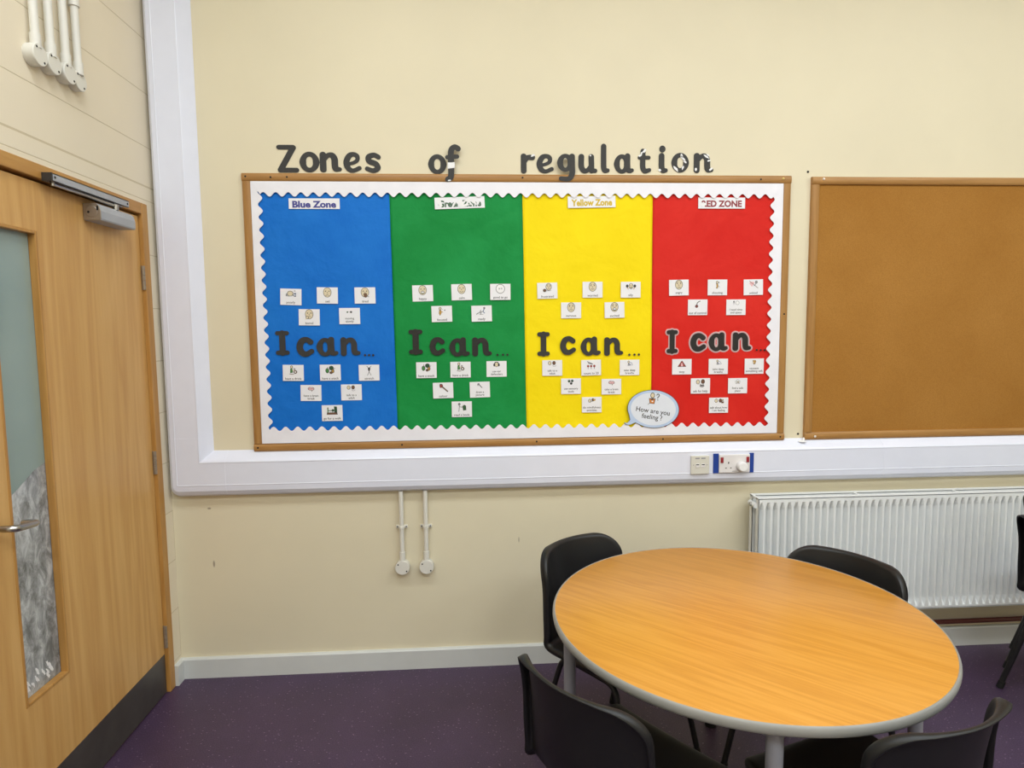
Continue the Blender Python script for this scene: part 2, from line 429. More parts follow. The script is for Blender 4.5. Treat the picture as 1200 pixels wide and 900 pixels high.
# overhead closer: body on the leaf, track on the head, slide arm between
cb = MB(); prof = [(DX, 1.984), (0.046, 1.984), (0.049, 1.99), (0.049, 2.016), (0.044, 2.034), (0.034, 2.043), (DX, 2.043)]
cb.prism(prof, -0.262, -0.487, 'XZ')
cl = cb.build('door_closer', M['silver'], door, bevel=0.002)
MB().prism([(a * 0.97 + 0.0005, b) for a, b in prof], -0.487, -0.492, 'XZ').lathe([(0.0001, -0.0012), (0.019, -0.0012), (0.021, 0.0)], (0.018, -0.492, 2.014), 'Y', 24).build('end_cap', M['hinge'], cl, bevel=0.001)
MB().box(0.036, 0.042, -0.4935, -0.4925, 2.018, 2.033).cyl((0.008, -0.4925, 2.012), (0.008, -0.494, 2.012), 0.004, 12).build('valve_mark', M['hole'], cl)
tk = MB()
tk.box(0.0045, 0.0065, -0.272, -0.715, 2.068, 2.093).box(0.0045, 0.034, -0.272, -0.715, 2.090, 2.093).box(0.032, 0.034, -0.272, -0.715, 2.068, 2.093)
tk.box(0.0045, 0.012, -0.272, -0.715, 2.068, 2.070).box(0.026, 0.034, -0.272, -0.715, 2.068, 2.070)
trk = tk.build('closer_track', M['silver'], door)
MB().box(0.0045, 0.0345, -0.715, -0.722, 2.0675, 2.0935).build('track_end_cap', M['darksteel'], trk)
for yy in (-0.704, -0.283): MB().cyl((0.0342, yy, 2.081), (0.0352, yy, 2.081), 0.004, 12).build('screw', M['hole'], trk)
ar = MB().tube([(0.03, -0.36, 2.057), (0.024, -0.53, 2.0615), (0.019, -0.695, 2.063)], 0.0055, 10).cyl((0.03, -0.36, 2.042), (0.03, -0.36, 2.062), 0.011, 18).cyl((0.019, -0.695, 2.057), (0.019, -0.695, 2.072), 0.006, 14)
ar.build('slide_arm', M['steel'], door, smooth=True)

# ------------------------------------------------------------------ ceiling light panels (above the picture; they light the room)
for i, (px, py, watt) in enumerate(PANELS):
    nm = ['near the door', 'over the round table', 'over the radiator end', 'behind the camera near the door', 'behind the camera mid room', 'behind the camera far end'][i]
    t = thing('ceiling_light', (px, py, CEIL), 'white rectangular ceiling light panel ' + nm, 'light', 'ceiling light panels')
    f = MB()
    for (a0, a1, b0, b1) in ((-0.62, 0.62, -0.32, -0.29), (-0.62, 0.62, 0.29, 0.32), (-0.62, -0.59, -0.29, 0.29), (0.59, 0.62, -0.29, 0.29)):
        f.box(a0, a1, b0, b1, -0.03, 0)
    f.build('frame', M['pvc'], t)
    MB().box(-0.59, 0.59, -0.29, 0.29, -0.02, -0.002).build('diffuser', M['panelglow'], t)

# ------------------------------------------------------------------ white dado trunking
T = thing('cable_trunking', (0, 0, 0), 'white plastic cable trunking running down the corner and along the wall under both boards', 'trunking')
HP = [(0, 0.853), (-0.022, 0.855), (-0.038, 0.864), (-0.048, 0.882), (-0.050, 0.905), (-0.0515, 0.908), (-0.050, 0.911), (-0.050, 1.006), (-0.0515, 1.009), (-0.050, 1.0125), (-0.047, 1.017), (-0.004, 1.053), (0, 1.055)]
VP = [(0.009, 0), (0.0105, -0.024), (0.018, -0.038), (0.030, -0.048), (0.046, -0.050), (0.049, -0.0515), (0.052, -0.050), (0.146, -0.050), (0.149, -0.0515), (0.152, -0.050), (0.155, -0.047), (0.192, -0.004), (0.195, 0)]
JX = 3.292
MB().prism(HP, 0.2575, JX - 0.0006, 'YZ').prism(HP, JX + 0.0006, RX, 'YZ').build('horizontal_run', M['pvc'], T, bevel=0.001)
MB().prism(VP, 1.1165, CEIL, 'XY').build('vertical_run', M['pvc'], T, bevel=0.001)
# elbow: the two profiles mitred in the corner
def prof_pt(d, y):  # distance from the outer edge -> (vertical x, horizontal z)
    return 0.009 + d, 0.853 + d
ring_v, ring_h, ring_c = [], [], []
npf = len(HP)
for i in range(npf):
    a, ya = VP[i][0], VP[i][1]; yb, b = HP[i]
    ya = ya - (0.0008 if 0 < i < npf - 1 else 0); yb = yb - (0.0008 if 0 < i < npf - 1 else 0)
    ring_v.append((a, ya, 1.1158)); ring_h.append((0.2568, yb, b)); ring_c.append((a, 0.5 * (ya + yb), b))
# round the outer corner
rings = [ring_v]
R0 = 0.045
for k in range(7):
    t = (k / 6) * PI / 2; row = []
    for i in range(npf):
        a, yy, b = ring_c[i]
        rad = max(0.0, R0 - (a - 0.009))
        row.append((a + rad * (1 - math.cos(t)), yy, b + rad * (1 - math.sin(t))))
    rings.append(row)
rings.append(ring_h)
MB().loft(rings, caps=True).build('elbow', M['pvc'], T)
MB().prism([(y - 0.001 if y < -0.001 else 0, z) for y, z in HP], JX - 0.006, JX + 0.006, 'YZ').build('joint_cover', M['pvc'], T)
MB().prism([(y - 0.001 if y < -0.001 else 0, z) for y, z in HP], 0.2535, 0.2585, 'YZ').prism([(x, y - 0.001 if y < -0.001 else 0) for x, y in VP], 1.1145, 1.1185, 'XY').build('elbow_lip', M['pvc'], T)

# outlets on the trunking
o = thing('network_outlet', (2.399, -0.0505, 0.9495), 'cream square network outlet plate on the white trunking left of the power socket', 'outlet')
MB().box(-0.043, 0.043, -0.010, 0, -0.043, 0.043).build('faceplate', M['faceplate'], o, bevel=0.002)
for sx in (-0.0135, 0.0135):
    pt = MB().box(sx - 0.009, sx + 0.009, -0.0125, -0.0101, -0.011, 0.006).build('port', M['plate'], o, bevel=0.0008)
    MB().box(sx - 0.007, sx + 0.007, -0.0128, -0.0126, 0.0, 0.004).build('port_shutter', M['hole'], pt)
for sg in (-1, 1):
    MB().box(sg * 0.004, sg * 0.024, -0.0104, -0.0101, 0.028, 0.034).build('label_window', INKM['e'], o)
    MB().cyl((sg * 0.032, -0.0104, 0), (sg * 0.032, -0.0098, 0), 0.0022, 10).build('screw', INKM['e'], o)
s = thing('power_socket', (2.5615, -0.0505, 0.952), 'white double power socket with red switches between two blue strips on the trunking', 'socket')
pl = MB().box(-0.073, 0.073, -0.010, 0, -0.043, 0.043).build('faceplate', M['plate'], s, bevel=0.003)
for (a, b) in ((-0.0985, -0.0735), (0.0735, 0.0935)): MB().box(a, b, -0.0035, 0, -0.045, 0.047).build('blue_strip', M['navy'], s)
for (sx, sz) in ((-0.0605, 0.018), (0.0615, 0.0185)):
    MB().box(sx - 0.0065, sx + 0.0065, -0.0135, -0.0095, sz - 0.013, sz + 0.013).build('switch', M['neon'], s, bevel=0.001)
for (a, b, c_, d_) in ((-0.0315, -0.0265, 0.0, 0.009), (-0.044, -0.0375, -0.022, -0.018), (-0.021, -0.0145, -0.022, -0.018)): MB().box(a, b, -0.0104, -0.0098, c_, d_).build('pin_hole', M['hole'], s)
MB().box(-0.012, 0.012, -0.0104, -0.0099, -0.036, -0.0345).build('rating_text', INKM['k'], s)
k = thing('plug_in_disc', (2.592, -0.0607, 0.9405), 'round white plug-in disc covering the right outlet of the power socket', 'plug')
MB().lathe([(0.0001, -0.028), (0.018, -0.028), (0.0215, -0.025), (0.0225, -0.02), (0.0225, 0.0), (0.0001, 0)], (0, 0, 0), 'Y', 40).build('disc_body', M['tack'], k, smooth=True)
MB().lathe([(0.0235, -0.004), (0.0245, -0.003), (0.0245, 0.0), (0.0225, 0.0)], (0, 0, 0), 'Y', 40).build('base_ring', M['plate'], k, smooth=True)
q = tag(MB().lathe([(0.0001, 0.006), (0.01, 0.005), (0.017, 0.002), (0.02, 0.0), (0.0001, 0)], (2.903, -0.020, 1.042), 'Z', 20).lathe([(0.0001, 0.016), (0.004, 0.013), (0.006, 0.004), (0.0001, 0.0)], (2.912, -0.016, 1.044), 'Z', 14).build('tack_lump', M['tack'], smooth=True), 'small lump of white tack on the trunking between the two boards', 'tack')

# ------------------------------------------------------------------ conduit drops
def conduit_back(x, lab):
    t = thing('conduit_drop', (x, 0, 0.497), lab, 'conduit', 'conduit drops under the trunking')
    MB().tube([(0, -0.022, 0.06), (0, -0.022, 0.356)], 0.0105, 20).build('pipe', M['pipewhite'], t, smooth=True)
    MB().cyl((0, -0.022, 0.025), (0, -0.022, 0.072), 0.0135, 20).build('spout', M['pipewhite'], t, smooth=True)
    j = MB().lathe([(0.0001, 0), (0.031, 0), (0.0325, -0.003), (0.0325, -0.032), (0.0001, -0.032)], (0, 0, 0), 'Y', 40).build('junction_box', M['pipewhite'], t, smooth=True)
    MB().lathe([(0.0325, -0.0325), (0.0325, -0.036), (0.031, -0.0375), (0.0001, -0.0375)], (0, 0, 0), 'Y', 40).build('lid', M['pipewhite'], j, smooth=True)
    for sg in (-1, 1): MB().cyl((0.019 * sg, -0.0372, -0.016 * sg), (0.019 * sg, -0.0384, -0.016 * sg), 0.0034, 12).build('lid_screw', M['hole'], j)
    c = MB().cyl((0, -0.022, 0.180), (0, -0.022, 0.194), 0.0135, 20).box(-0.026, 0.026, -0.012, 0, 0.181, 0.193)
    c = c.build('saddle_clip', M['pipewhite'], t, bevel=0.001)
    for sg in (-1, 1): MB().cyl((0.020 * sg, -0.0118, 0.187), (0.020 * sg, -0.013, 0.187), 0.003, 10).build('clip_screw', M['hole'], c)
conduit_back(1.021, 'white conduit pipe with round box under the trunking, left of the pair')
conduit_back(1.131, 'white conduit pipe with round box under the trunking, right of the pair')
for (yy, zz, dp, lab, clip) in ((-0.731, 2.446, 0.035, 'white conduit on the block wall above the door, farthest from the corner', False),
                          (-0.660, 2.448, 0.033, 'white conduit on the block wall, second from the left of the four above the door', False),
                          (-0.585, 2.447, 0.035, 'white conduit on the block wall, third from the left of the four above the door', False),
                          (-0.520, 2.447, 0.029, 'white conduit on the block wall nearest the corner, with a pipe coupler', True)):
    t = thing('wall_conduit', (0, yy, zz), lab, 'conduit', 'conduits above the door')
    MB().tube([(0.022, 0, 0.03), (0.022, 0, CEIL - zz)], 0.0125, 20).build('pipe', M['pipewhite'], t, smooth=True)
    MB().cyl((0.022, 0, 0.02), (0.022, 0, 0.062), 0.0155, 20).build('spout', M['pipewhite'], t, smooth=True)
    j = MB().lathe([(0.0001, 0), (0.032, 0), (0.0335, 0.003), (0.0335, dp - 0.005), (0.0001, dp - 0.005)], (0, 0, 0), 'X', 40).build('junction_box', M['pipewhite'], t, smooth=True)
    MB().lathe([(0.0335, dp - 0.0045), (0.0335, dp - 0.002), (0.032, dp), (0.0001, dp)], (0, 0, 0), 'X', 40).build('lid', M['pipewhite'], j, smooth=True)
    for sg in (-1, 1): MB().cyl((dp - 0.0005, 0.016 * sg, -0.019 * sg), (dp + 0.0008, 0.016 * sg, -0.019 * sg), 0.0036, 12).build('lid_screw', M['hole'], j)
    if clip:
        MB().cyl((0.022, 0, 0.245), (0.022, 0, 0.33), 0.0165, 20).build('coupler', M['pipewhite'], t, smooth=True)

# ------------------------------------------------------------------ radiator
RXa, RXb, RZ0, RZ1 = 2.648, 4.30, 0.252, 0.800
R = thing('radiator', (0, 0, 0), 'white ribbed double panel radiator on the wall behind the round table', 'radiator')
def panel(y, sgn):
    pitch = 0.0333; nz = 15; per = 8
    xs = []; x = RXa + 0.012
    nn = int((RXb - RXa - 0.024) / pitch)
    ridge = [0.0, 0.05, 0.6, 1.0, 1.0, 1.0, 0.6, 0.05]
    vs = []; cols = [(RXa, 1.0), (RXa + 0.004, 1.0)]
    for i in range(nn):
        for j in range(per): cols.append((x + (i + j / per) * pitch, ridge[j]))
    cols += [(x + nn * pitch, 1.0), (RXb, 1.0)]
    zs = [RZ0, RZ0 + 0.012, RZ0 + 0.03, RZ0 + 0.05] + [RZ0 + 0.05 + (RZ1 - RZ0 - 0.10) * k / 6 for k in range(1, 6)] + [RZ1 - 0.055, RZ1 - 0.045, RZ1 - 0.03, RZ1 - 0.018, RZ1 - 0.008, RZ1]
    mb = MB()
    for z in zs:
        tp = min(1.0, max(0.0, (RZ1 - 0.018 - z) / 0.035), max(0.0, (z - RZ0 - 0.012) / 0.03))
        for (cx, r) in cols:
            # the troughs between the ribs narrow to a point at their ends
            h = 1.0 - max(0.0, (1 - r) - (1 - tp))
            mb.v.append((cx, y - sgn * (0.025 if sgn < 0 else 0.009) * (1 - h), z))
    C = len(cols)
    for a in range(len(zs) - 1):
        for b in range(C - 1):
            mb.f.append((a * C + b, a * C + b + 1, (a + 1) * C + b + 1, (a + 1) * C + b)); mb.mi.append(0)
    # rolled top edge and back skin
    mb.box(RXa, RXb, y, y - sgn * 0.028, RZ1 - 0.003, RZ1 + 0.002).box(RXa, RXb, y, y - sgn * 0.028, RZ0 - 0.002, RZ0 + 0.003)
    mb.box(RXa, RXa + 0.003, y, y - sgn * 0.028, RZ0, RZ1).box(RXb - 0.003, RXb, y, y - sgn * 0.028, RZ0, RZ1).box(RXa, RXb, y - sgn * 0.0265, y - sgn * 0.028, RZ0, RZ1)
    return mb
panel(-0.128, -1).build('front_panel', M['rad'], R)
panel(-0.036, 1).build('rear_panel', M['rad'], R)
fn = MB()
for i in range(48): fn.box(RXa + 0.04 + i * 0.033, RXa + 0.042 + i * 0.033, -0.108, -0.055, RZ0 + 0.05, RZ1 - 0.03)
fn.build('convector_fins', M['raddark'], R)
for sx in (2.648, 3.135, 3.62, 4.10):
    MB().box(sx, sx + 0.012, -0.112, -0.05, RZ1 - 0.006, RZ1 + 0.001).build('spacer_bar', M['rad'], R)
MB().tube([(RXa - 0.004, -0.112, RZ1 - 0.035), (RXa - 0.004, -0.05, RZ1 - 0.035)], 0.012, 16).build('end_connector', M['rad'], R, smooth=True)
MB().cyl((RXa - 0.002, -0.081, RZ1 - 0.035), (RXa - 0.02, -0.081, RZ1 - 0.035), 0.009, 16).build('bleed_valve', M['steel'], R, smooth=True)
MB().box(RXa + 0.2, RXa + 0.23, -0.040, -0.001, RZ0 + 0.05, RZ1 - 0.05).build('wall_bracket', M['rad'], R)
MB().box(RXb - 0.23, RXb - 0.2, -0.040, -0.001, RZ0 + 0.05, RZ1 - 0.05).build('wall_bracket', M['rad'], R)
hp = tag(MB().tube([(2.30, -0.036, 0.1355), (RX, -0.036, 0.1355)], 0.0115, 16).build('heating_pipe', M['pipered'], smooth=True), 'dark red heating pipe along the wall below the radiator', 'pipe')

# ------------------------------------------------------------------ notice boards
def board(name, x0, x1, z0, z1, core, lab):
    t = thing(name, (0, 0, 0), lab, 'notice board')
    fw = 0.036; d = 0.020
    def piece(n, x0_, x1_, z0_, z1_, mt, vert):
        # half-round moulding
        k = 8; vs = []; prof = [(0.0, 0.0)] + [(0.5 - 0.5 * math.cos(PI * i / k), math.sin(PI * i / k) ** 0.6) for i in range(k + 1)] + [(1.0, 0.0)]
        if vert: poly = [(x0_ + a * (x1_ - x0_), -0.009 - (d - 0.009) * b if b > 0 else 0.0) for a, b in prof]; mb = MB().prism(poly, z0_, z1_, 'XY')
        else: poly = [(-0.009 - (d - 0.009) * b if b > 0 else 0.0, z0_ + a * (z1_ - z0_)) for a, b in prof]; mb = MB().prism(poly, x0_, x1_, 'YZ')
        mb.build(n, mt, t, smooth=True)
    piece('frame_rail', x0, x1, z1 - fw, z1, M['bframex'], False)
    piece('frame_rail', x0, x1, z0, z0 + fw, M['bframex'], False)
    piece('frame_stile', x0, x0 + fw, z0 + fw, z1 - fw, M['bframez'], True)
    piece('frame_stile', x1 - fw, x1, z0 + fw, z1 - fw, M['bframez'], True)
    MB().box(x0 + 0.01, x1 - 0.01, -0.008, -0.0005, z0 + 0.01, z1 - 0.01).build('backing_panel', core, t)
    return t
B1 = board('display_board', 0.376, 2.816, 1.048, 2.2655, M['border'], 'wide wooden framed display board covered in blue, green, yellow and red paper')
B2 = board('bare_notice_board', 2.9155, 5.3555, 1.0475, 2.262, M['cork'], 'empty brown felt notice board with wooden frame above the radiator')
for (hx, hz) in ((0.394, 2.249), (0.50, 2.246), (0.569, 2.247), (0.394, 1.066), (1.032, 1.066), (1.645, 1.068), (2.235, 1.067), (2.796, 1.066), (1.59, 2.2495), (2.672, 2.247), (2.798, 1.64)):
    MB().cyl((hx, -0.0195, hz), (hx, -0.0206, hz), 0.0042, 10).build('frame_screw', M['hole'], B1)
def pin(x, z, mt, lab):
    tag(MB().lathe([(0.0001, -0.004), (0.003, -0.0036), (0.0052, -0.002), (0.0058, 0.0), (0.0001, 0.0)], (x, -0.0203, z), 'Y', 18).build('drawing_pin', mt, smooth=True), lab, 'pin', 'drawing pins in the board frames')
pin(2.776, 2.250, M['brass'], 'yellow drawing pin in the top right corner of the display board frame')
pin(2.966, 2.250, M['pinwhite'], 'pale drawing pin in the top left corner of the empty notice board frame')
pin(2.965, 1.064, M['pinwhite'], 'pale drawing pin in the bottom left corner of the empty notice board frame')
for (hx, hz) in ((2.901, 2.286), (2.892, 1.075)): MB().cyl((hx, 0.0, hz), (hx, -0.002, hz), 0.005, 10).build('fixing_screw', M['hole'], B2)

# coloured backing papers with gentle crinkles
PZ0, PZ1 = 1.112, 2.19
def paper(name, tl, bl, tr, br, mt, lab, seed):
    r = np.random.RandomState(seed); nx, nz = 44, 70
    X, Z = np.meshgrid(np.linspace(0, 1, nx), np.linspace(0, 1, nz))
    H = np.zeros_like(X)
    for i in range(26):
        a = r.uniform(0, PI); fx = math.cos(a); fz = math.sin(a) * 1.8; p = r.uniform(-0.3, 1.8); w_ = r.uniform(0.01, 0.06)
        cx, cz = r.uniform(0, 1, 2)
        d = (X * fx + Z * fz) - p
        H += r.uniform(-1, 1) * np.exp(-(d / w_) ** 2) * np.exp(-(((X - cx) ** 2 + (Z - cz) ** 2) / 0.08))
    H += 0.35 * np.sin(6 * X + r.uniform(0, 6)) * np.sin(9 * Z + r.uniform(0, 6))
    H = (H - H.min()) / (H.max() - H.min())
    mb = MB()
    for jz in range(nz):
        for ix in range(nx):
            u, v = X[jz, ix], Z[jz, ix]
            xl = bl + (tl - bl) * v; xr = br + (tr - br) * v
            mb.v.append((xl + (xr - xl) * u, -0.0087 - 0.0042 * H[jz, ix], PZ0 + (PZ1 - PZ0) * v))
    for jz in range(nz - 1):
        for ix in range(nx - 1):
            a = jz * nx + ix; mb.f.append((a, a + 1, a + nx + 1, a + nx)); mb.mi.append(0)
    o = mb.build(name, mt, smooth=True)
    tag(o, lab, 'backing paper', 'coloured papers on the display board')
    so = o.modifiers.new('thickness', 'SOLIDIFY'); so.thickness = 0.0003
paper('backing_paper', 0.435, 0.430, 1.0035, 1.0138, M['blue'], 'blue backing paper filling the left panel of the display board', 1)
paper('backing_paper', 1.0035, 1.0138, 1.5885, 1.5995, M['green'], 'green backing paper on the display board between blue and yellow', 2)
paper('backing_paper', 1.5885, 1.5995, 2.1776, 2.1800, M['yellow'], 'yellow backing paper on the display board between green and red', 3)
paper('backing_paper', 2.1776, 2.1800, 2.750, 2.752, M['red'], 'red backing paper filling the right panel of the display board', 4)

# scalloped border strips
def wavy(p0, p1, amp, period, inward, phase=0.0):
    L = math.hypot(p1[0] - p0[0], p1[1] - p0[1]); n = int(L / period * 14); out = []
    nw = round(L / period)
    for i in range(n + 1):
        t = i / n; wv = amp * math.sin(2 * PI * nw * t + phase)
        out.append((p0[0] + (p1[0] - p0[0]) * t + inward[0] * wv, p0[1] + (p1[1] - p0[1]) * t + inward[1] * wv))
    return out
GB = 'white scalloped border strips'
IX0, IX1, IZ0, IZ1 = 0.4125, 2.7795, 1.0845, 2.2290
tagb = lambda mb, lab, dy: tag(mb.build('scalloped_border', M['border']), lab, 'border strip', GB)
tagb(MB().prism([(IX0, IZ1), *wavy((IX0 + 0.04, 2.174), (IX1 - 0.045, 2.172), 0.0095, 0.0531, (0, 1)), (IX1, IZ1)], -0.0195, -0.0186, 'XZ'), 'white scalloped border strip along the top of the display board', 0)
tagb(MB().prism([(IX0, IZ0), *wavy((IX0 + 0.04, 1.150), (IX1 - 0.045, 1.128), 0.0095, 0.0531, (0, 1)), (IX1, IZ0)], -0.0190, -0.0181, 'XZ'), 'white scalloped border strip along the bottom of the display board', 0)
tagb(MB().prism([(IX0, IZ0 + 0.002), *wavy((0.4535, IZ0 + 0.03), (0.4505, IZ1 - 0.03), 0.0095, 0.0531, (1, 0)), (IX0, IZ1 - 0.002)], -0.0178, -0.0169, 'XZ'), 'white scalloped border strip down the left side of the display board', 0)
tagb(MB().prism([(IX1, IZ0 + 0.002), *wavy((2.727, IZ0 + 0.03), (2.7305, IZ1 - 0.03), 0.0095, 0.0531, (1, 0)), (IX1, IZ1 - 0.002)], -0.0178, -0.0169, 'XZ'), 'white scalloped border strip down the right side of the display board', 0)

# ------------------------------------------------------------------ cut-out lettering
def ell(cx, cy, rx, ry, ra, rb, n=40):
    return [(cx + rx * math.cos(t), cy + ry * math.sin(t), ra + (rb - ra) * abs(math.sin(t))) for t in [2 * PI * i / n for i in range(n + 1)]]
def cr(pts, r=0.135, n=8):
    return curve_pts([p if len(p) == 3 else (p[0], p[1], r) for p in pts], n)
def seg(x0, y0, x1, y1, r=0.135):
    return [(x0 + (x1 - x0) * i / 20, y0 + (y1 - y0) * i / 20, r) for i in range(21)]
GL = {
    'Z': [seg(0.12, 1.29, 0.74, 1.29, 0.11), seg(0.74, 1.27, 0.16, 0.13, 0.125), seg(0.16, 0.12, 0.86, 0.12, 0.115)],
    'o': [ell(0.47, 0.5, 0.32, 0.385, 0.15, 0.105)],
    'n': [seg(0.14, 0.11, 0.14, 0.88), cr([(0.18, 0.62, 0.10), (0.36, 0.84, 0.11), (0.54, 0.85, 0.13), (0.65, 0.66, 0.135), (0.66, 0.34, 0.135), (0.70, 0.15, 0.13), (0.86, 0.13, 0.10)])],
    'e': [cr([(0.22, 0.42, 0.09), (0.46, 0.47, 0.09), (0.66, 0.60, 0.10), (0.66, 0.80, 0.12), (0.48, 0.89, 0.115), (0.28, 0.80, 0.14), (0.15, 0.50, 0.15), (0.24, 0.20, 0.14), (0.46, 0.10, 0.11), (0.76, 0.22, 0.11)])],
    's': [cr([(0.70, 0.78, 0.12), (0.48, 0.88, 0.12), (0.22, 0.78, 0.14), (0.24, 0.58, 0.14), (0.56, 0.44, 0.14), (0.66, 0.24, 0.14), (0.44, 0.11, 0.12), (0.13, 0.20, 0.115)])],
    'f': [cr([(0.68, 1.22, 0.13), (0.50, 1.31, 0.12), (0.32, 1.14, 0.14), (0.30, 0.7, 0.15), (0.30, 0.2, 0.15), (0.27, -0.22, 0.14), (0.10, -0.34, 0.12)]), seg(0.10, 0.78, 0.62, 0.82, 0.10)],
    'r': [seg(0.14, 0.11, 0.14, 0.88), cr([(0.18, 0.58, 0.11), (0.32, 0.80, 0.12), (0.58, 0.82, 0.135)])],
    'g': [ell(0.38, 0.53, 0.235, 0.35, 0.15, 0.11), cr([(0.68, 0.86, 0.14), (0.68, 0.4, 0.145), (0.68, -0.02, 0.14), (0.54, -0.27, 0.13), (0.20, -0.26, 0.12)])],
    'u': [cr([(0.14, 0.88, 0.14), (0.14, 0.36, 0.14), (0.28, 0.13, 0.13), (0.46, 0.16, 0.11), (0.62, 0.36, 0.10)]), seg(0.66, 0.88, 0.68, 0.14, 0.135), seg(0.68, 0.14, 0.86, 0.13, 0.11)],
    'l': [cr([(0.16, 1.40, 0.145), (0.16, 0.8, 0.145), (0.17, 0.28, 0.145), (0.24, 0.13, 0.13), (0.40, 0.13, 0.10)])],
    'a': [ell(0.40, 0.48, 0.25, 0.375, 0.15, 0.105), cr([(0.68, 0.87, 0.14), (0.68, 0.5, 0.14), (0.70, 0.22, 0.14), (0.80, 0.14, 0.115), (0.90, 0.17, 0.10)])],
    't': [cr([(0.28, 1.14, 0.14), (0.27, 0.7, 0.145), (0.28, 0.30, 0.145), (0.40, 0.13, 0.13), (0.64, 0.18, 0.10)]), seg(0.09, 0.82, 0.60, 0.82, 0.10)],
    'i': [cr([(0.16, 0.86, 0.145), (0.16, 0.6, 0.145), (0.17, 0.28, 0.145), (0.24, 0.13, 0.13), (0.40, 0.13, 0.10)]), [(0.20, 1.22, 0.16)]],
    'c': [cr([(0.70, 0.74, 0.13), (0.50, 0.87, 0.125), (0.27, 0.78, 0.145), (0.16, 0.48, 0.15), (0.26, 0.20, 0.145), (0.48, 0.12, 0.125), (0.74, 0.26, 0.115)])],
    'I': [seg(0.36, 0.12, 0.36, 1.26, 0.15), seg(0.12, 0.13, 0.60, 0.13, 0.115), seg(0.12, 1.26, 0.60, 1.26, 0.115)],
    '.': [[(0.0, 0.0, 0.1)]],
}
def contours(field, xs, ys):
    """closed iso-0 loops of field[j,i] (negative inside)"""
    H, W = field.shape; nxt = {}
    def pt(a, b):
        fa, fb = field[a], field[b]; t = fa / (fa - fb)
        return (xs[a[1]] + (xs[b[1]] - xs[a[1]]) * t, ys[a[0]] + (ys[b[0]] - ys[a[0]]) * t)
    pts = {}
    ins = field < 0
    for j in range(H - 1):
        for i in range(W - 1):
            c = [(j, i), (j, i + 1), (j + 1, i + 1), (j + 1, i)]
            s = [ins[q] for q in c]
            if all(s) or not any(s): continue
            starts, ends = [], []
            for k in range(4):
                a, b = c[k], c[(k + 1) % 4]
                if s[k] and not s[(k + 1) % 4]: key = tuple(sorted((a, b))); pts[key] = pt(a, b); starts.append((k, key))
                if not s[k] and s[(k + 1) % 4]: key = tuple(sorted((a, b))); pts[key] = pt(a, b); ends.append((k, key))
            for (k, key) in starts:
                e = min(ends, key=lambda e_: (k - e_[0]) % 4) if len(ends) > 1 else ends[0]
                nxt[key] = e[1]
    loops = []
    while nxt:
        k0 = next(iter(nxt)); loop = []; kx = k0
        while kx in nxt:
            loop.append(pts[kx]); kx = nxt.pop(kx)
        if len(loop) > 5: loops.append(loop)
    return loops
def loops_to_mesh(name, loops, depth, mt):
    cu = bpy.data.curves.new(name, 'CURVE'); cu.dimensions = '2D'; cu.fill_mode = 'BOTH'; cu.extrude = depth / 2
    for lp in loops:
        sp = cu.splines.new('POLY'); sp.points.add(len(lp) - 1); sp.use_cyclic_u = True
        for p, q in zip(sp.points, lp): p.co = (q[0], q[1], 0, 1)
    ob = bpy.data.objects.new(name, cu); COL.objects.link(ob)
    dg = bpy.context.evaluated_depsgraph_get()
    me = bpy.data.meshes.new_from_object(ob.evaluated_get(dg)); me.name = name
    bpy.data.objects.remove(ob); bpy.data.curves.remove(cu)
    me.transform(Matrix.Rotation(PI / 2, 4, 'X'))      # text plane XY -> wall plane XZ, facing -Y
    me.materials.clear(); me.materials.append(mt); return me
def glyph_loops(ch, x0, z0, x1, z1, grow=0.0, step=0.021):
    P = np.array([p for st in GL[ch] for p in st]); P[:, 2] *= {'e': 0.96, 'g': 0.93, 'a': 1.0, 's': 1.0, 't': 1.02}.get(ch, 1.09)
    lo = (P[:, :2] - P[:, 2:]).min(0); hi = (P[:, :2] + P[:, 2:]).max(0)
    if ch == '.': step = 0.012
    pad = grow + 0.05
    xs = np.arange(lo[0] - pad, hi[0] + pad, step); ys = np.arange(lo[1] - pad, hi[1] + pad, step)
    XX, YY = np.meshgrid(xs, ys); F = np.full(XX.shape, 9.0)
    for (a, b, r) in P: F = np.minimum(F, np.hypot(XX - a, YY - b) - r - grow)
    cx, cz = (x0 + x1) / 2, (z0 + z1) / 2
    sx = (x1 - x0) / (hi[0] - lo[0]); sz = (z1 - z0) / (hi[1] - lo[1])
    mx, mz = (lo + hi) / 2
    F[np.abs(F) < 1e-9] = 1e-9
    return [[((a - mx) * sx, (b - mz) * sz) for a, b in lp] for lp in contours(F, xs, ys)], (cx, cz), (sx, sz, mx, mz)
def put(me, name, x, y, z, parent=None):
    o = bpy.data.objects.new(name, me); COL.objects.link(o); o.location = (x, y, z)
    if parent is not None: o.parent = parent
    return o
def blob(mb, cx, cz, rx, rz, rot, y0, y1, rnd, n=11):
    poly = []
    for k in range(n):
        t = 2 * PI * k / n; q = 0.65 + 0.5 * rnd.random()
        a, b = rx * q * math.cos(t), rz * q * math.sin(t)
        poly.append((cx + a * math.cos(rot) - b * math.sin(rot), cz + a * math.sin(rot) + b * math.cos(rot)))
    mb.prism(poly, y0, y1, 'XZ')
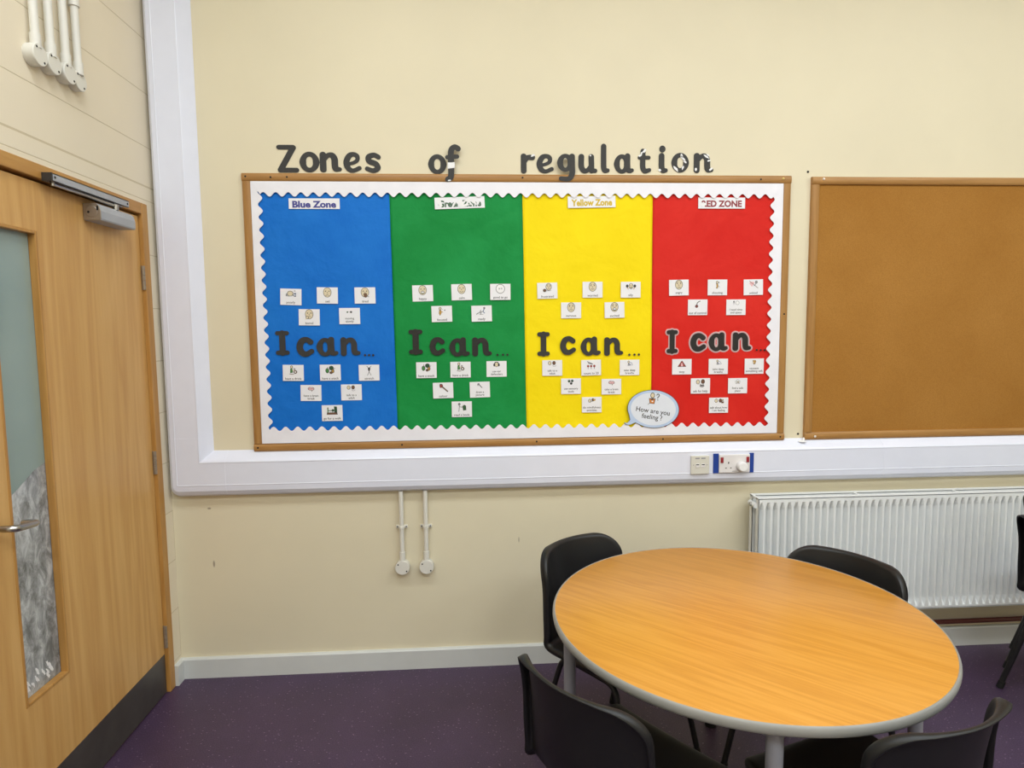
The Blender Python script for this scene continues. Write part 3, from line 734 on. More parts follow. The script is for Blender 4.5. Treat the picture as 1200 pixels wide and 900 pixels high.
def letter(ch, x0, z0, x1, z1, y, mt, lab, group, depth=0.0018, scuffs=(), laminate=False):
    lp, (cx, cz), (sx, sz, mx, mz) = glyph_loops(ch, x0, z0, x1, z1)
    nm = 'cutout_dot' if ch == '.' else 'cutout_letter'
    o = put(loops_to_mesh(nm, lp, depth, mt), nm, cx, y, cz); tag(o, lab, 'dot' if ch == '.' else 'letter', group)
    if scuffs:
        rnd = random.Random(ord(ch))
        for (u, v, a, b, rot) in scuffs:
            mb = MB(); y0, y1 = -depth / 2 - 0.0004, -depth / 2 - 0.0001
            if rot is None: mb.prism([((u - mx + da) * sx, (v - mz + db) * sz) for da, db in ((-a, -b), (a * 0.96, -b * 0.72), (a, b), (0.02, b * 0.86), (-a, b * 0.9))], y0, y1, 'XZ')
            else: blob(mb, (u - mx) * sx, (v - mz) * sz, a * sx, b * sz, rot, y0, y1, rnd)
            so = mb.build('white_scuff', M['scuff'], o); so['label'] = 'worn white patch on the letter'
    if laminate:
        lp2, _, _ = glyph_loops(ch, x0, z0, x1, z1, grow=0.085)
        q = put(loops_to_mesh('laminate_edge', lp2, 0.0004, M['laminate']), 'laminate_edge', 0, depth / 2 + 0.0004, 0, o); q['label'] = 'clear laminated rim'
    return o
GT = 'letters of the title above the display board'
WY = -0.0015
for (ch, a, b, c, d, word, extra, sf) in (
    ('Z', 0.524, 2.270, 0.618, 2.387, 'Zones', 'first letter of', ()), ('o', 0.620, 2.271, 0.706, 2.359, 'Zones', 'second letter of', ()),
    ('n', 0.707, 2.2715, 0.801, 2.359, 'Zones', 'third letter of', ()), ('e', 0.808, 2.2705, 0.886, 2.359, 'Zones', 'fourth letter of', ()),
    ('s', 0.900, 2.270, 0.970, 2.357, 'Zones', 'last letter of', ()),
    ('o', 1.175, 2.266, 1.256, 2.352, 'of', 'first letter of', ()),
    ('r', 1.584, 2.271, 1.648, 2.358, 'regulation', 'first letter of', ((0.62, 0.93, 0.12, 0.07, 0.3),)),
    ('e', 1.654, 2.272, 1.731, 2.357, 'regulation', 'second letter of', ()),
    ('u', 1.841, 2.2725, 1.927, 2.358, 'regulation', 'fourth letter of', ((0.62, 0.95, 0.06, 0.05, 0),)),
    ('l', 1.943, 2.275, 1.983, 2.403, 'regulation', 'fifth letter of', ()), ('a', 2.002, 2.273, 2.093, 2.362, 'regulation', 'sixth letter of', ()),
    ('t', 2.110, 2.274, 2.172, 2.383, 'regulation', 'seventh letter of', ((0.36, 1.16, 0.12, 0.08, 0.8), (0.12, 0.92, 0.12, 0.05, 0.5), (0.2, 1.05, 0.05, 0.1, -0.6))),
    ('i', 2.206, 2.276, 2.248, 2.397, 'regulation', 'eighth letter of', ((0.06, 0.13, 0.09, 0.07, 0),)),
    ('o', 2.264, 2.279, 2.345, 2.366, 'regulation', 'ninth letter of', ((0.22, 0.2, 0.2, 0.07, -0.8), (0.62, 0.72, 0.2, 0.06, -0.7), (0.72, 0.55, 0.12, 0.05, -0.5), (0.56, 0.85, 0.07, 0.1, 0.3), (0.62, 0.25, 0.05, 0.12, -0.4))),
    ('n', 2.367, 2.277, 2.458, 2.366, 'regulation', 'last letter of', ((0.60, 0.84, 0.18, 0.06, -0.6), (0.74, 0.62, 0.09, 0.05, 0.2), (0.10, 0.15, 0.05, 0.1, 0), (0.85, 0.18, 0.10, 0.08, 0.5), (0.68, 0.92, 0.1, 0.04, -0.5)))):
    st = 'scuffed ' if sf else ''
    letter(ch, a, b, c, d, WY, M['letter'], f'{st}dark grey cut-out {ch}, {extra} {word} above the display board', GT, scuffs=sf)
letter('g', 1.743, 2.2335, 1.824, 2.353, -0.0225, M['letter'], 'dark grey cut-out g of regulation, its tail hanging over the board frame', GT)
letter('f', 1.249, 2.229, 1.320, 2.389, -0.0225, M['letter'], 'dark grey cut-out f of the word of, with a blank white band across its stem', GT,
       scuffs=((0.305, 0.37, 0.19, 0.17, None), (0.2, -0.40, 0.1, 0.04, 0.2)))
LB = {
 'blue': [('I', 0.489, 1.476, 0.549, 1.588), ('c', 0.579, 1.470, 0.656, 1.558), ('a', 0.666, 1.471, 0.762, 1.557), ('n', 0.772, 1.471, 0.859, 1.555), ('.', 0.873, 1.469, 0.883, 1.479), ('.', 0.891, 1.469, 0.901, 1.479), ('.', 0.909, 1.468, 0.919, 1.478)],
 'green': [('I', 1.073, 1.472, 1.135, 1.588), ('c', 1.165, 1.468, 1.235, 1.551), ('a', 1.253, 1.462, 1.345, 1.549), ('n', 1.356, 1.462, 1.445, 1.548), ('.', 1.465, 1.463, 1.475, 1.473), ('.', 1.490, 1.463, 1.500, 1.473), ('.', 1.510, 1.463, 1.520, 1.473)],
 'yellow': [('I', 1.651, 1.457, 1.708, 1.571), ('c', 1.755, 1.463, 1.828, 1.549), ('a', 1.849, 1.458, 1.942, 1.546), ('n', 1.958, 1.457, 2.046, 1.542), ('.', 2.070, 1.456, 2.080, 1.466), ('.', 2.094, 1.456, 2.104, 1.466), ('.', 2.114, 1.456, 2.124, 1.466)],
 'red': [('I', 2.248, 1.462, 2.300, 1.574), ('c', 2.359, 1.471, 2.433, 1.557), ('a', 2.445, 1.472, 2.536, 1.559), ('n', 2.559, 1.472, 2.647, 1.558), ('.', 2.670, 1.471, 2.679, 1.480), ('.', 2.689, 1.470, 2.698, 1.479), ('.', 2.707, 1.470, 2.716, 1.479)]}
ORD = ['first', 'second', 'third']
for colr, rows in LB.items():
    nd = 0
    for (ch, a, b, c, d) in rows:
        if ch == '.':
            lab = f'{ORD[nd]} small black dot after I can on the {colr} paper'; nd += 1
        else:
            lab = f'black cut-out {ch} of I can... on the {colr} paper' + (', with a pale laminated rim' if colr == 'red' else '')
        letter(ch, a, b, c, d, -0.0149, M['letterblack'] if colr in ('red', 'green') else M['letter'], lab, f'I can lettering on the {colr} paper', laminate=(colr == 'red' and ch != '.'))

# ------------------------------------------------------------------ printed text
def text_mesh(name, body, size, mt, maxw=None, bold=0.0, sx=1.0, depth=0.0, spacing=1.0, line=0.95):
    cu = bpy.data.curves.new(name, 'FONT'); cu.body = body; cu.size = size; cu.align_x = 'CENTER'; cu.align_y = 'CENTER'
    cu.offset = bold; cu.extrude = depth; cu.space_line = line; cu.resolution_u = 3; cu.space_character = spacing
    ob = bpy.data.objects.new(name, cu); COL.objects.link(ob)
    dg = bpy.context.evaluated_depsgraph_get(); me = bpy.data.meshes.new_from_object(ob.evaluated_get(dg)); me.name = name
    bpy.data.objects.remove(ob); bpy.data.curves.remove(cu)
    co = np.empty(len(me.vertices) * 3); me.vertices.foreach_get('co', co); co = co.reshape(-1, 3)
    mid = (co.min(0) + co.max(0)) / 2; co -= mid * np.array([1, 1, 0]); co[:, 0] *= sx
    wd = co[:, 0].max() - co[:, 0].min()
    if maxw and wd > maxw: co[:, 0] *= maxw / wd
    me.vertices.foreach_set('co', co.ravel()); me.transform(Matrix.Rotation(PI / 2, 4, 'X'))
    me.materials.clear(); me.materials.append(mt); return me

# ------------------------------------------------------------------ picture cards
UN = 0.00715
ICOL = list(INK)
def draw(name, prims, parent, y, ox=0.0, oz=0.0, un=UN):
    """flat printed picture: ellipses, polygons and strokes stacked in thin layers"""
    mb = MB(); used = []
    def mi(c):
        if c not in used: used.append(c)
        return used.index(c)
    k = 0
    def lay(poly, c):
        nonlocal k
        yy = y - 0.00012 * k - 0.0001; k += 1
        mb.add([(ox + a * un, yy, oz + b * un) for a, b in poly], [tuple(range(len(poly)))], mi(c))
    def el(cx, cy, rx, ry, c, n=22):
        lay([(cx + rx * math.cos(2 * PI * i / n), cy + ry * math.sin(2 * PI * i / n)) for i in range(n)], c)
    def ln(pts, w_, c):
        nonlocal k
        for (a, b), (c2, d2) in zip(pts[:-1], pts[1:]):
            L = math.hypot(c2 - a, d2 - b) or 1; nx, ny = -(d2 - b) / L * w_ / 2, (c2 - a) / L * w_ / 2
            ex, ey = (c2 - a) / L * w_ * 0.3, (d2 - b) / L * w_ * 0.3
            lay([(a - ex + nx, b - ey + ny), (a - ex - nx, b - ey - ny), (c2 + ex - nx, d2 + ey - ny), (c2 + ex + nx, d2 + ey + ny)], c); k -= 1
        k += 1
    for p in prims:
        if p[0] == 'e':
            el(*p[1:6])
        elif p[0] == 'o':   # outlined ellipse
            el(p[1], p[2], p[3], p[4], p[6] if len(p) > 6 else 'k'); el(p[1], p[2], p[3] - 0.28, p[4] - 0.28, p[5])
        elif p[0] == 'p':
            lay(p[1], p[2])
        elif p[0] == 'P':   # outlined polygon
            cx = sum(a for a, b in p[1]) / len(p[1]); cy = sum(b for a, b in p[1]) / len(p[1])
            lay(p[1], 'k'); lay([(cx + (a - cx) * 0.85, cy + (b - cy) * 0.85) for a, b in p[1]], p[2])
        elif p[0] == 'l':
            ln(p[1], p[2], p[3])
    o = mb.build(name, [INKM[c] for c in used], parent); return o
def face(cx=0.0, cy=1.9, r=2.5, mouth='flat', brow=0, fill='s'):
    a = [('o', cx, cy, r, r * 1.22, fill)]
    for s_ in (-1, 1):
        a.append(('e', cx + s_ * 0.42 * r, cy + 0.28 * r, 0.13 * r, 0.15 * r, 'k'))
        if brow: a.append(('l', [(cx + s_ * 0.7 * r, cy + (0.62 + 0.14 * brow) * r), (cx + s_ * 0.2 * r, cy + (0.62 - 0.14 * brow) * r)], 0.09 * r, 'k'))
    a.append(('l', [(cx, cy + 0.1 * r), (cx - 0.08 * r, cy - 0.22 * r), (cx + 0.12 * r, cy - 0.22 * r)], 0.08 * r, 'b'))
    if mouth == 'flat': a.append(('l', [(cx - 0.35 * r, cy - 0.6 * r), (cx + 0.35 * r, cy - 0.6 * r)], 0.1 * r, 'k'))
    if mouth == 'sad': a.append(('l', [(cx - 0.4 * r, cy - 0.8 * r), (cx, cy - 0.58 * r), (cx + 0.4 * r, cy - 0.8 * r)], 0.1 * r, 'k'))
    if mouth == 'smile': a.append(('l', [(cx - 0.45 * r, cy - 0.5 * r), (cx - 0.2 * r, cy - 0.72 * r), (cx + 0.2 * r, cy - 0.72 * r), (cx + 0.45 * r, cy - 0.5 * r)], 0.1 * r, 'k'))
    if mouth == 'grin': a += [('e', cx, cy - 0.55 * r, 0.5 * r, 0.36 * r, 'k'), ('e', cx, cy - 0.5 * r, 0.4 * r, 0.18 * r, 'w')]
    if mouth == 'open': a.append(('e', cx, cy - 0.62 * r, 0.25 * r, 0.3 * r, 'k'))
    if mouth == 'tremble': a.append(('l', [(cx - 0.42 * r, cy - 0.66 * r), (cx - 0.2 * r, cy - 0.55 * r), (cx, cy - 0.68 * r), (cx + 0.2 * r, cy - 0.55 * r), (cx + 0.42 * r, cy - 0.66 * r)], 0.09 * r, 'k'))
    return a
def two_heads(y=1.9, extra=()):
    return [('o', -1.9, y, 1.25, 1.5, 's'), ('o', 1.3, y + 0.1, 1.25, 1.5, 'b'), ('l', [(-1.3, y - 0.4), (-0.8, y - 0.5)], 0.25, 'k'), ('l', [(0.4, y - 0.4), (0.8, y - 0.5)], 0.25, 'k'), *extra]
BRAIN = [('o', -0.6, 2.5, 1.6, 1.2, 'p'), ('o', 0.9, 2.4, 1.5, 1.2, 'p'), ('e', 0.1, 2.5, 1.2, 0.9, 'p'), ('l', [(-1.6, 2.4), (-0.7, 2.8), (0.0, 2.3), (0.9, 2.7), (1.8, 2.3)], 0.2, 'b'), ('l', [(0.4, 1.4), (0.7, 0.5)], 0.4, 'b')]
DRINK = [('o', -1.0, 3.6, 0.85, 0.95, 's'), ('P', [(-1.8, 2.7), (-0.4, 2.6), (-0.2, 0.2), (-1.9, -0.2)], 'g'), ('l', [(-0.5, 2.0), (0.9, 1.2), (0.6, 2.4)], 0.4, 's'), ('P', [(0.3, 3.0), (1.4, 2.6), (1.2, 1.8), (0.4, 2.0)], 'e'), ('o', 1.3, 0.6, 1.1, 1.1, 'b'), ('e', 1.3, 0.6, 0.5, 0.5, 'w'), ('l', [(-2.2, -0.6), (-1.0, -0.9), (0.4, -0.8)], 0.3, 'b')]
SNACK = [('o', -1.8, 1.2, 1.15, 1.6, 'g'), ('o', 0.7, 2.8, 1.45, 1.4, 'd'), ('l', [(-1.8, 2.6), (-1.5, 3.6)], 0.3, 'b'), ('o', 1.6, 0.9, 0.9, 1.2, 'y'), ('o', 0.5, 0.0, 1.0, 0.8, 'b'), ('l', [(2.0, 2.0), (2.9, 2.8)], 0.25, 'b')]
BREATH = [('o', -0.7, 3.5, 0.8, 0.9, 's'), ('P', [(-1.2, 2.6), (-0.2, 2.6), (0.1, 0.8), (-1.4, 0.8)], 'e'), ('l', [(-0.3, 2.2), (0.6, 1.4), (0.4, 0.9)], 0.3, 'n'), ('l', [(0.3, 3.2), (1.3, 2.9), (1.9, 2.2), (2.3, 1.2)], 0.22, 'n'), ('l', [(0.9, 1.5), (1.7, 1.0)], 0.22, 'n')]
PICS = {
 'poorly': [('o', -0.4, 2.0, 1.9, 1.7, 's'), ('l', [(-2.8, 0.6), (-1.4, 0.4), (0.6, 0.6)], 0.35, 'e'), ('P', [(-3.0, 1.8), (-2.1, 2.2), (-2.2, 0.6), (-3.1, 0.4)], 'e'), ('P', [(1.9, 2.4), (3.1, 2.4), (3.1, 0.2), (1.9, 0.2)], 'n'), ('e', 2.5, 1.2, 0.35, 0.5, 'w'), ('l', [(1.9, 3.6), (2.9, 3.6)], 0.25, 'e'), ('l', [(2.3, 4.1), (2.3, 3.4)], 0.25, 'e'), ('l', [(0.8, 1.6), (1.8, 0.6)], 0.25, 'k')],
 'sad': face(mouth='sad'), 'tired': face(mouth='flat') + [('P', [(-0.8, 1.2), (0.9, 1.6), (1.7, -0.6), (0.4, -1.4), (-0.7, -0.6)], 'b'), ('l', [(1.2, -0.4), (2.4, -0.9)], 0.4, 'e')],
 'bored': face(mouth='flat') + [('o', -1.2, -0.2, 1.0, 0.9, 's'), ('l', [(-1.6, -0.4), (-2.2, -1.2)], 0.5, 's')],
 'moving slowly': [('o', -1.5, 2.2, 0.6, 0.6, 'g'), ('o', 1.1, 2.2, 0.8, 0.7, 'k'), ('l', [(-0.6, 2.2), (0.0, 2.2)], 0.25, 'e')],
 'have a drink': DRINK, 'have a snack': SNACK,
 'stretch': [('o', 0, 2.6, 0.7, 0.7, 'k'), ('p', [(-0.8, 2.4), (0.8, 2.4), (0.25, 1.0), (-0.25, 1.0)], 'k'), ('l', [(0, 2.4), (-1.3, 4.2)], 0.28, 'k'), ('l', [(0, 2.4), (1.3, 4.2)], 0.28, 'k'), ('l', [(0, 1.8), (0, 0.6), (-1.1, -1.6)], 0.25, 'k'), ('l', [(0, 0.6), (1.2, -1.6)], 0.25, 'k')],
 'have a brain break': BRAIN, 'take a brain break': BRAIN, 'talk to a adult': two_heads(2.9, (('l', [(0.2, 1.4), (0.8, 0.5), (2.4, 0.6), (2.6, 1.4)], 0.25, 'e'),)),
 'go for a walk': [('P', [(-3.4, -1.0), (3.4, -1.0), (3.0, 0.4), (-3.2, 0.4)], 'b'), ('P', [(1.2, 4.2), (3.0, 4.0), (3.1, 0.4), (1.4, 0.4)], 'd'), ('o', -2.6, 3.0, 0.5, 0.6, 's'), ('l', [(-2.6, 2.5), (-2.6, 0.6)], 0.6, 'g'), ('l', [(-2.4, 1.6), (0.2, 1.6)], 0.4, 'd'), ('e', 0.5, 1.7, 0.8, 0.8, 'd'), ('l', [(0.4, 1.0), (0.4, 0.4)], 0.25, 'k')],
 'happy': face(mouth='grin'), 'calm': face(mouth='smile'),
 'good to go': [('o', 0, 1.9, 2.9, 2.9, 'w'), ('l', [(-1.0, 1.6), (-0.8, 2.4), (-0.4, 1.6), (-0.3, 2.4)], 0.25, 'e'), ('l', [(0.5, 1.6), (0.5, 2.4), (1.0, 2.4), (1.0, 1.6)], 0.25, 'e')],
 'focused': [('o', -1.0, 3.3, 0.9, 1.0, 's'), ('P', [(-1.6, 2.3), (-0.3, 2.3), (-0.1, 0.6), (-1.2, -1.2), (-1.8, 0.4)], 'y'), ('l', [(-0.5, 1.8), (0.6, 1.0)], 0.4, 'y'), ('e', 1.9, 2.3, 0.35, 0.35, 'k'), ('l', [(0.2, 2.9), (0.8, 2.7)], 0.2, 'e')],
 'ready': [('o', 1.7, 3.4, 0.6, 0.65, 'e'), ('l', [(1.6, 2.8), (0.9, 1.4), (1.8, 0.2)], 0.45, 'n'), ('l', [(0.9, 1.4), (-0.4, 1.0), (-0.5, -0.4)], 0.35, 'k'), ('l', [(-0.4, 2.2), (-1.2, 0.6), (-2.6, 0.2), (-3.2, -0.4)], 0.35, 'k'), ('l', [(-1.4, -0.6), (1.0, -0.5)], 0.25, 'e')],
 'use ear defenders': [('o', 0, 2.6, 1.5, 1.8, 's'), ('o', -1.7, 2.3, 0.7, 1.1, 'k'), ('o', 1.7, 2.3, 0.7, 1.1, 'k'), ('l', [(-1.7, 3.2), (-0.9, 4.4), (0.9, 4.4), (1.7, 3.2)], 0.4, 'k')],
 'colour': [('P', [(-0.6, 3.0), (0.1, 2.4), (3.2, -0.6), (2.7, -1.2), (-1.0, 2.2)], 'b'), ('o', -1.1, 3.0, 1.1, 1.2, 'r'), ('l', [(-1.0, 2.2), (-1.8, 1.8)], 0.5, 'r'), ('p', [(-2.2, 4.0), (-1.5, 4.3), (-0.9, 3.6)], 'k')],
 'draw a picture': [('l', [(-0.6, 3.2), (1.6, 0.8)], 0.55, 'k'), ('o', -0.9, 3.4, 0.8, 0.7, 'e'), ('l', [(-1.7, 2.6), (-0.9, 2.2)], 0.25, 'k')],
 'read a book': [('o', -1.6, 3.2, 0.75, 0.85, 'e'), ('l', [(-1.6, 2.4), (-1.7, 0.4), (-1.9, -1.4)], 0.3, 'k'), ('l', [(-1.6, 1.6), (0.4, 1.3)], 0.3, 'k'), ('P', [(0.4, 2.0), (1.6, 2.8), (2.6, 2.2), (2.8, -0.6), (0.8, -0.8)], 'd'), ('l', [(1.6, 2.6), (1.6, -0.6)], 0.2, 'g')],
 'frustrated': face(0.9, 2.4, 1.9, 'flat', -1) + [('o', -1.7, 0.2, 1.1, 1.0, 'b'), ('l', [(-0.6, 0.0), (2.4, 0.0)], 0.2, 'e')],
 'worried': face(mouth='tremble', brow=1), 'silly': face(0.2, 2.3, 1.5, 'open') + [('o', -2.3, 2.3, 0.8, 1.0, 'k'), ('o', 2.6, 2.3, 0.8, 1.0, 'k'), ('l', [(-2.2, 1.4), (-1.6, 0.4)], 0.4, 'y'), ('l', [(2.5, 1.4), (1.9, 0.4)], 0.4, 'y')],
 'nervous': face(mouth='tremble', brow=1), 'excited': face(mouth='grin', brow=-1),
 'count to 20': [('P', [(-2.6, 4.2), (0.6, 2.8), (0.2, 2.2), (-1.6, 2.4)], 'e'), ('l', [(-0.6, 2.8), (1.0, 2.2)], 0.45, 'k'), ('e', -2.0, 1.0, 0.75, 0.75, 'r'), ('e', 0.0, 1.0, 0.75, 0.75, 'r'), ('e', 2.0, 1.0, 0.75, 0.75, 'r'), ('l', [(-2.0, 0.4), (-2.0, -0.8)], 0.25, 'k'), ('l', [(0.0, 0.4), (0.0, -0.8)], 0.25, 'k'), ('l', [(2.0, 0.4), (2.0, -0.8)], 0.25, 'k')],
 'take deep breaths': BREATH,
 'use sensory tools': [('o', -1.4, 3.1, 1.0, 1.0, 'k'), ('o', 0.9, 3.3, 0.95, 0.95, 'd'), ('o', 0.1, 1.4, 0.95, 0.9, 'k'), ('e', -1.4, 3.1, 0.4, 0.4, 'g')],
 'do mindfulness activities': [('o', -1.6, 2.4, 1.1, 1.3, 's'), ('o', 0.8, 3.2, 0.95, 1.0, 'b'), ('l', [(-2.4, 1.4), (-1.4, 1.1), (-0.4, 1.6), (0.4, 2.2)], 0.35, 'e'), ('e', 2.0, 3.0, 0.8, 0.8, 'y'), ('l', [(0.2, 2.0), (1.6, 2.2)], 0.3, 'k')],
 'angry': face(mouth='sad', brow=-1), 'shouting': [('o', -0.3, 3.2, 0.75, 0.95, 's'), ('P', [(-0.9, 2.4), (0.2, 2.4), (0.5, 1.0), (0.1, -0.6), (-1.0, -0.6), (-0.6, 0.8)], 'y'), ('l', [(0.5, 3.2), (1.3, 3.5)], 0.2, 'k'), ('l', [(0.5, 2.9), (1.3, 2.7)], 0.2, 'k'), ('l', [(0.5, 1.0), (1.2, 0.2)], 0.25, 'e')],
 'unkind': [('e', -1.6, 2.6, 0.95, 0.95, 'p'), ('e', -0.4, 2.6, 0.95, 0.95, 'p'), ('p', [(-2.45, 2.3), (0.45, 2.3), (-1.0, 0.3)], 'p'), ('l', [(-2.6, 4.0), (3.0, -0.6)], 0.28, 'b'), ('o', 1.9, 3.2, 0.8, 0.9, 'e'), ('l', [(1.7, 2.4), (0.4, 0.8)], 0.3, 'k')],
 'out of control': [('o', -0.7, 0.7, 1.0, 1.0, 'r'), ('l', [(-0.6, 1.6), (-0.3, 2.8), (0.6, 3.6), (1.6, 3.9)], 0.45, 'k'), ('e', -0.7, 0.7, 0.35, 0.35, 'k'), ('l', [(-2.0, 0.2), (-1.6, 0.9)], 0.2, 'e')],
 'I need time and space': [('o', 1.0, 2.6, 1.5, 1.5, 'w', 'e'), ('o', -1.7, 3.5, 0.55, 0.6, 'e'), ('l', [(-1.7, 3.0), (-1.7, 1.2)], 0.3, 'e'), ('l', [(-2.4, 2.6), (-1.0, 2.6)], 0.25, 'e')],
 'stop': [('P', [(-2.9, 0.0), (2.9, 0.0), (0.3, 3.8), (-0.3, 3.8)], 'r'), ('e', 0.0, 1.1, 0.7, 0.9, 'p'), ('l', [(-0.4, 1.6), (-0.4, 2.3)], 0.3, 'p'), ('l', [(0.1, 1.6), (0.1, 2.5)], 0.3, 'p')],
 'squeeze something soft': [('P', [(-1.4, 3.8), (0.8, 4.0), (1.4, 3.2), (0.8, 1.0), (-0.6, 0.8)], 'y'), ('l', [(-1.6, 2.0), (-0.4, 2.6), (0.4, 1.8)], 0.4, 's'), ('l', [(0.2, 3.4), (0.2, 1.4)], 0.2, 'b')],
 'ask for help': [('o', -1.7, 2.6, 1.2, 1.5, 's'), ('o', 1.6, 2.8, 1.3, 1.5, 'b'), ('o', 1.0, 0.0, 1.5, 0.8, 'e'), ('l', [(-0.4, 1.2), (0.4, 0.2)], 0.3, 'k'), ('l', [(0.8, 0.2), (2.0, 0.9)], 0.35, 'k')],
 'find a safe place': [('P', [(-1.9, 2.8), (0.0, 4.1), (1.9, 2.8), (1.5, 0.9), (-1.5, 0.9)], 'w'), ('o', -0.4, 2.1, 0.5, 0.6, 's'), ('o', 0.5, 2.1, 0.5, 0.6, 'y')],
 'talk about how I am feeling': two_heads(2.8) + [('o', 3.1, 3.2, 0.7, 0.8, 's'), ('P', [(2.0, 2.2), (4.0, 2.2), (3.8, 0.9), (2.1, 0.9)], 'b')],
}
BREAK = {'moving slowly': 'moving\nslowly', 'have a brain break': 'have a brain\nbreak', 'talk to a adult': 'talk to a\nadult', 'use ear defenders': 'use ear\ndefenders',
         'draw a picture': 'draw a\npicture', 'take deep breaths': 'take deep\nbreaths', 'use sensory tools': 'use sensory\ntools', 'take a brain break': 'take a brain\nbreak',
         'do mindfulness activities': 'do mindfulness\nactivities', 'I need time and space': 'I need time\nand space', 'squeeze something soft': 'squeeze\nsomething soft',
         'find a safe place': 'find a safe\nplace', 'talk about how I am feeling': 'talk about how\nI am feeling'}
CARDS = [
  ('bf','poorly',0.564,1.734,-2),('bf','sad',0.722,1.739,-1),('bf','tired',0.886,1.738,0),('bf','bored',0.640,1.644,-1),('bf','moving slowly',0.816,1.648,0),
  ('bc','have a drink',0.561,1.399,-1),('bc','have a snack',0.723,1.398,0),('bc','stretch',0.894,1.395,0),('bc','have a brain break',0.635,1.308,-1),('bc','talk to a adult',0.813,1.308,0),('bc','go for a walk',0.725,1.216,0),
  ('gf','happy',1.140,1.746,1),('gf','calm',1.313,1.750,1),('gf','good to go',1.486,1.750,0),('gf','focused',1.223,1.654,1),('gf','ready',1.401,1.654,1),
  ('gc','have a snack',1.149,1.403,0),('gc','have a drink',1.302,1.403,0),('gc','use ear defenders',1.465,1.404,0),('gc','colour',1.222,1.310,1),('gc','draw a picture',1.388,1.311,1),('gc','read a book',1.305,1.223,0),
  ('yf','frustrated',1.698,1.754,1),('yf','worried',1.904,1.757,0),('yf','silly',2.079,1.756,0),('yf','nervous',1.806,1.665,0),('yf','excited',2.005,1.665,1),
  ('yc','talk to a adult',1.719,1.405,0),('yc','count to 20',1.898,1.404,1),('yc','take deep breaths',2.076,1.402,0),('yc','use sensory tools',1.805,1.320,0),('yc','take a brain break',1.992,1.315,0),('yc','do mindfulness activities',1.901,1.233,0),
  ('rf','angry',2.302,1.764,1),('rf','shouting',2.482,1.764,0),('rf','unkind',2.651,1.764,1),('rf','out of control',2.391,1.674,0),('rf','I need time and space',2.571,1.673,0),
  ('rc','stop',2.321,1.402,0),('rc','take deep breaths',2.493,1.401,0),('rc','squeeze something soft',2.664,1.400,0),('rc','ask for help',2.410,1.312,0),('rc','find a safe place',2.587,1.310,0),('rc','talk about how I am feeling',2.498,1.220,0)]
PCOL = {'b': 'blue', 'g': 'green', 'y': 'yellow', 'r': 'red'}
for (zone, txt, x, z, rot) in CARDS:
    colr = PCOL[zone[0]]; pos = 'above' if zone[1] == 'f' else 'below'
    mb = MB().box(-0.0456, 0.0456, -0.0005, 0.0005, -0.0357, 0.0357)
    c = mb.build('picture_card', M['card'], bevel=0.0003)
    c.location = (x, -0.0148, z); c.rotation_euler = (0, math.radians(-rot), 0)
    tag(c, 'white card with a crossed-out pink heart above I can on red paper' if txt == 'unkind' else f'white card captioned "{txt}" {pos} I can on {colr} paper', 'card', f'picture cards on the {colr} paper')
    two = txt in BREAK
    draw('picture', PICS[txt], c, -0.0005, 0.0, 0.004 if two else 0.0, UN * (0.86 if two else 1.0))
    cap = put(text_mesh('caption', BREAK.get(txt, txt), 0.0135 if two else 0.0145, INKM['k'], 0.082, bold=0.0001), 'caption', 0, -0.0008, -0.0185 if two else -0.0255, c)

# zone name labels
GN = 'zone name labels'
def zone_label(txt, x0, z0, x1, z1, ink, rot, lab, sx=1.0, size=0.038, scuffs=()):
    o = MB().box(-(x1 - x0) / 2, (x1 - x0) / 2, -0.0005, 0.0005, -(z1 - z0) / 2, (z1 - z0) / 2).build('zone_label', M['card'], bevel=0.0003)
    o.location = ((x0 + x1) / 2, -0.0150, (z0 + z1) / 2); o.rotation_euler = (0, math.radians(-rot), 0); tag(o, lab, 'label', GN)
    put(text_mesh('lettering', txt, size, INKM[ink], (x1 - x0) * 0.86, bold=0.0016, sx=sx), 'lettering', 0, -0.0008, -0.003, o)
    if scuffs:
        rnd = random.Random(5)
        for i, (u, v, a, b, r) in enumerate(scuffs):
            mb = MB(); blob(mb, u, v, a, b, r, -0.0009, -0.0011 - i * 0.00002, rnd)
            so = mb.build('white_scuff', M['scuff'], o); so['label'] = 'worn white patch over the lettering'
    return o
zone_label('Blue Zone', 0.571, 2.113, 0.789, 2.158, 'B', 0, 'white label reading Blue Zone at the top of the blue paper', 1.25)
zone_label('Green Zone', 1.201, 2.116, 1.421, 2.166, 'G', 2, 'worn white label reading Green Zone, half rubbed away', 1.1,
           scuffs=((-0.088, 0.0, 0.009, 0.02, 0.2), (-0.025, -0.004, 0.006, 0.018, -0.5), (0.000, 0.0, 0.016, 0.016, 0), (0.022, -0.012, 0.02, 0.006, 0.1), (0.035, 0.010, 0.02, 0.006, 0.2), (0.062, 0.004, 0.006, 0.02, 0.6), (0.082, -0.002, 0.006, 0.014, -0.5), (0.045, -0.002, 0.004, 0.02, 0.7)))
zone_label('Yellow Zone', 1.792, 2.121, 2.007, 2.171, 'Y', 1, 'white label with gold lettering reading Yellow Zone', 1.2)
zone_label('RED ZONE', 2.386, 2.118, 2.603, 2.167, 'R', 0, 'white label reading RED ZONE with a worn first letter', 1.1,
           scuffs=((-0.088, -0.008, 0.012, 0.010, 0.3), (-0.076, -0.004, 0.010, 0.004, -0.6), (-0.094, 0.012, 0.01, 0.004, 0.8)))

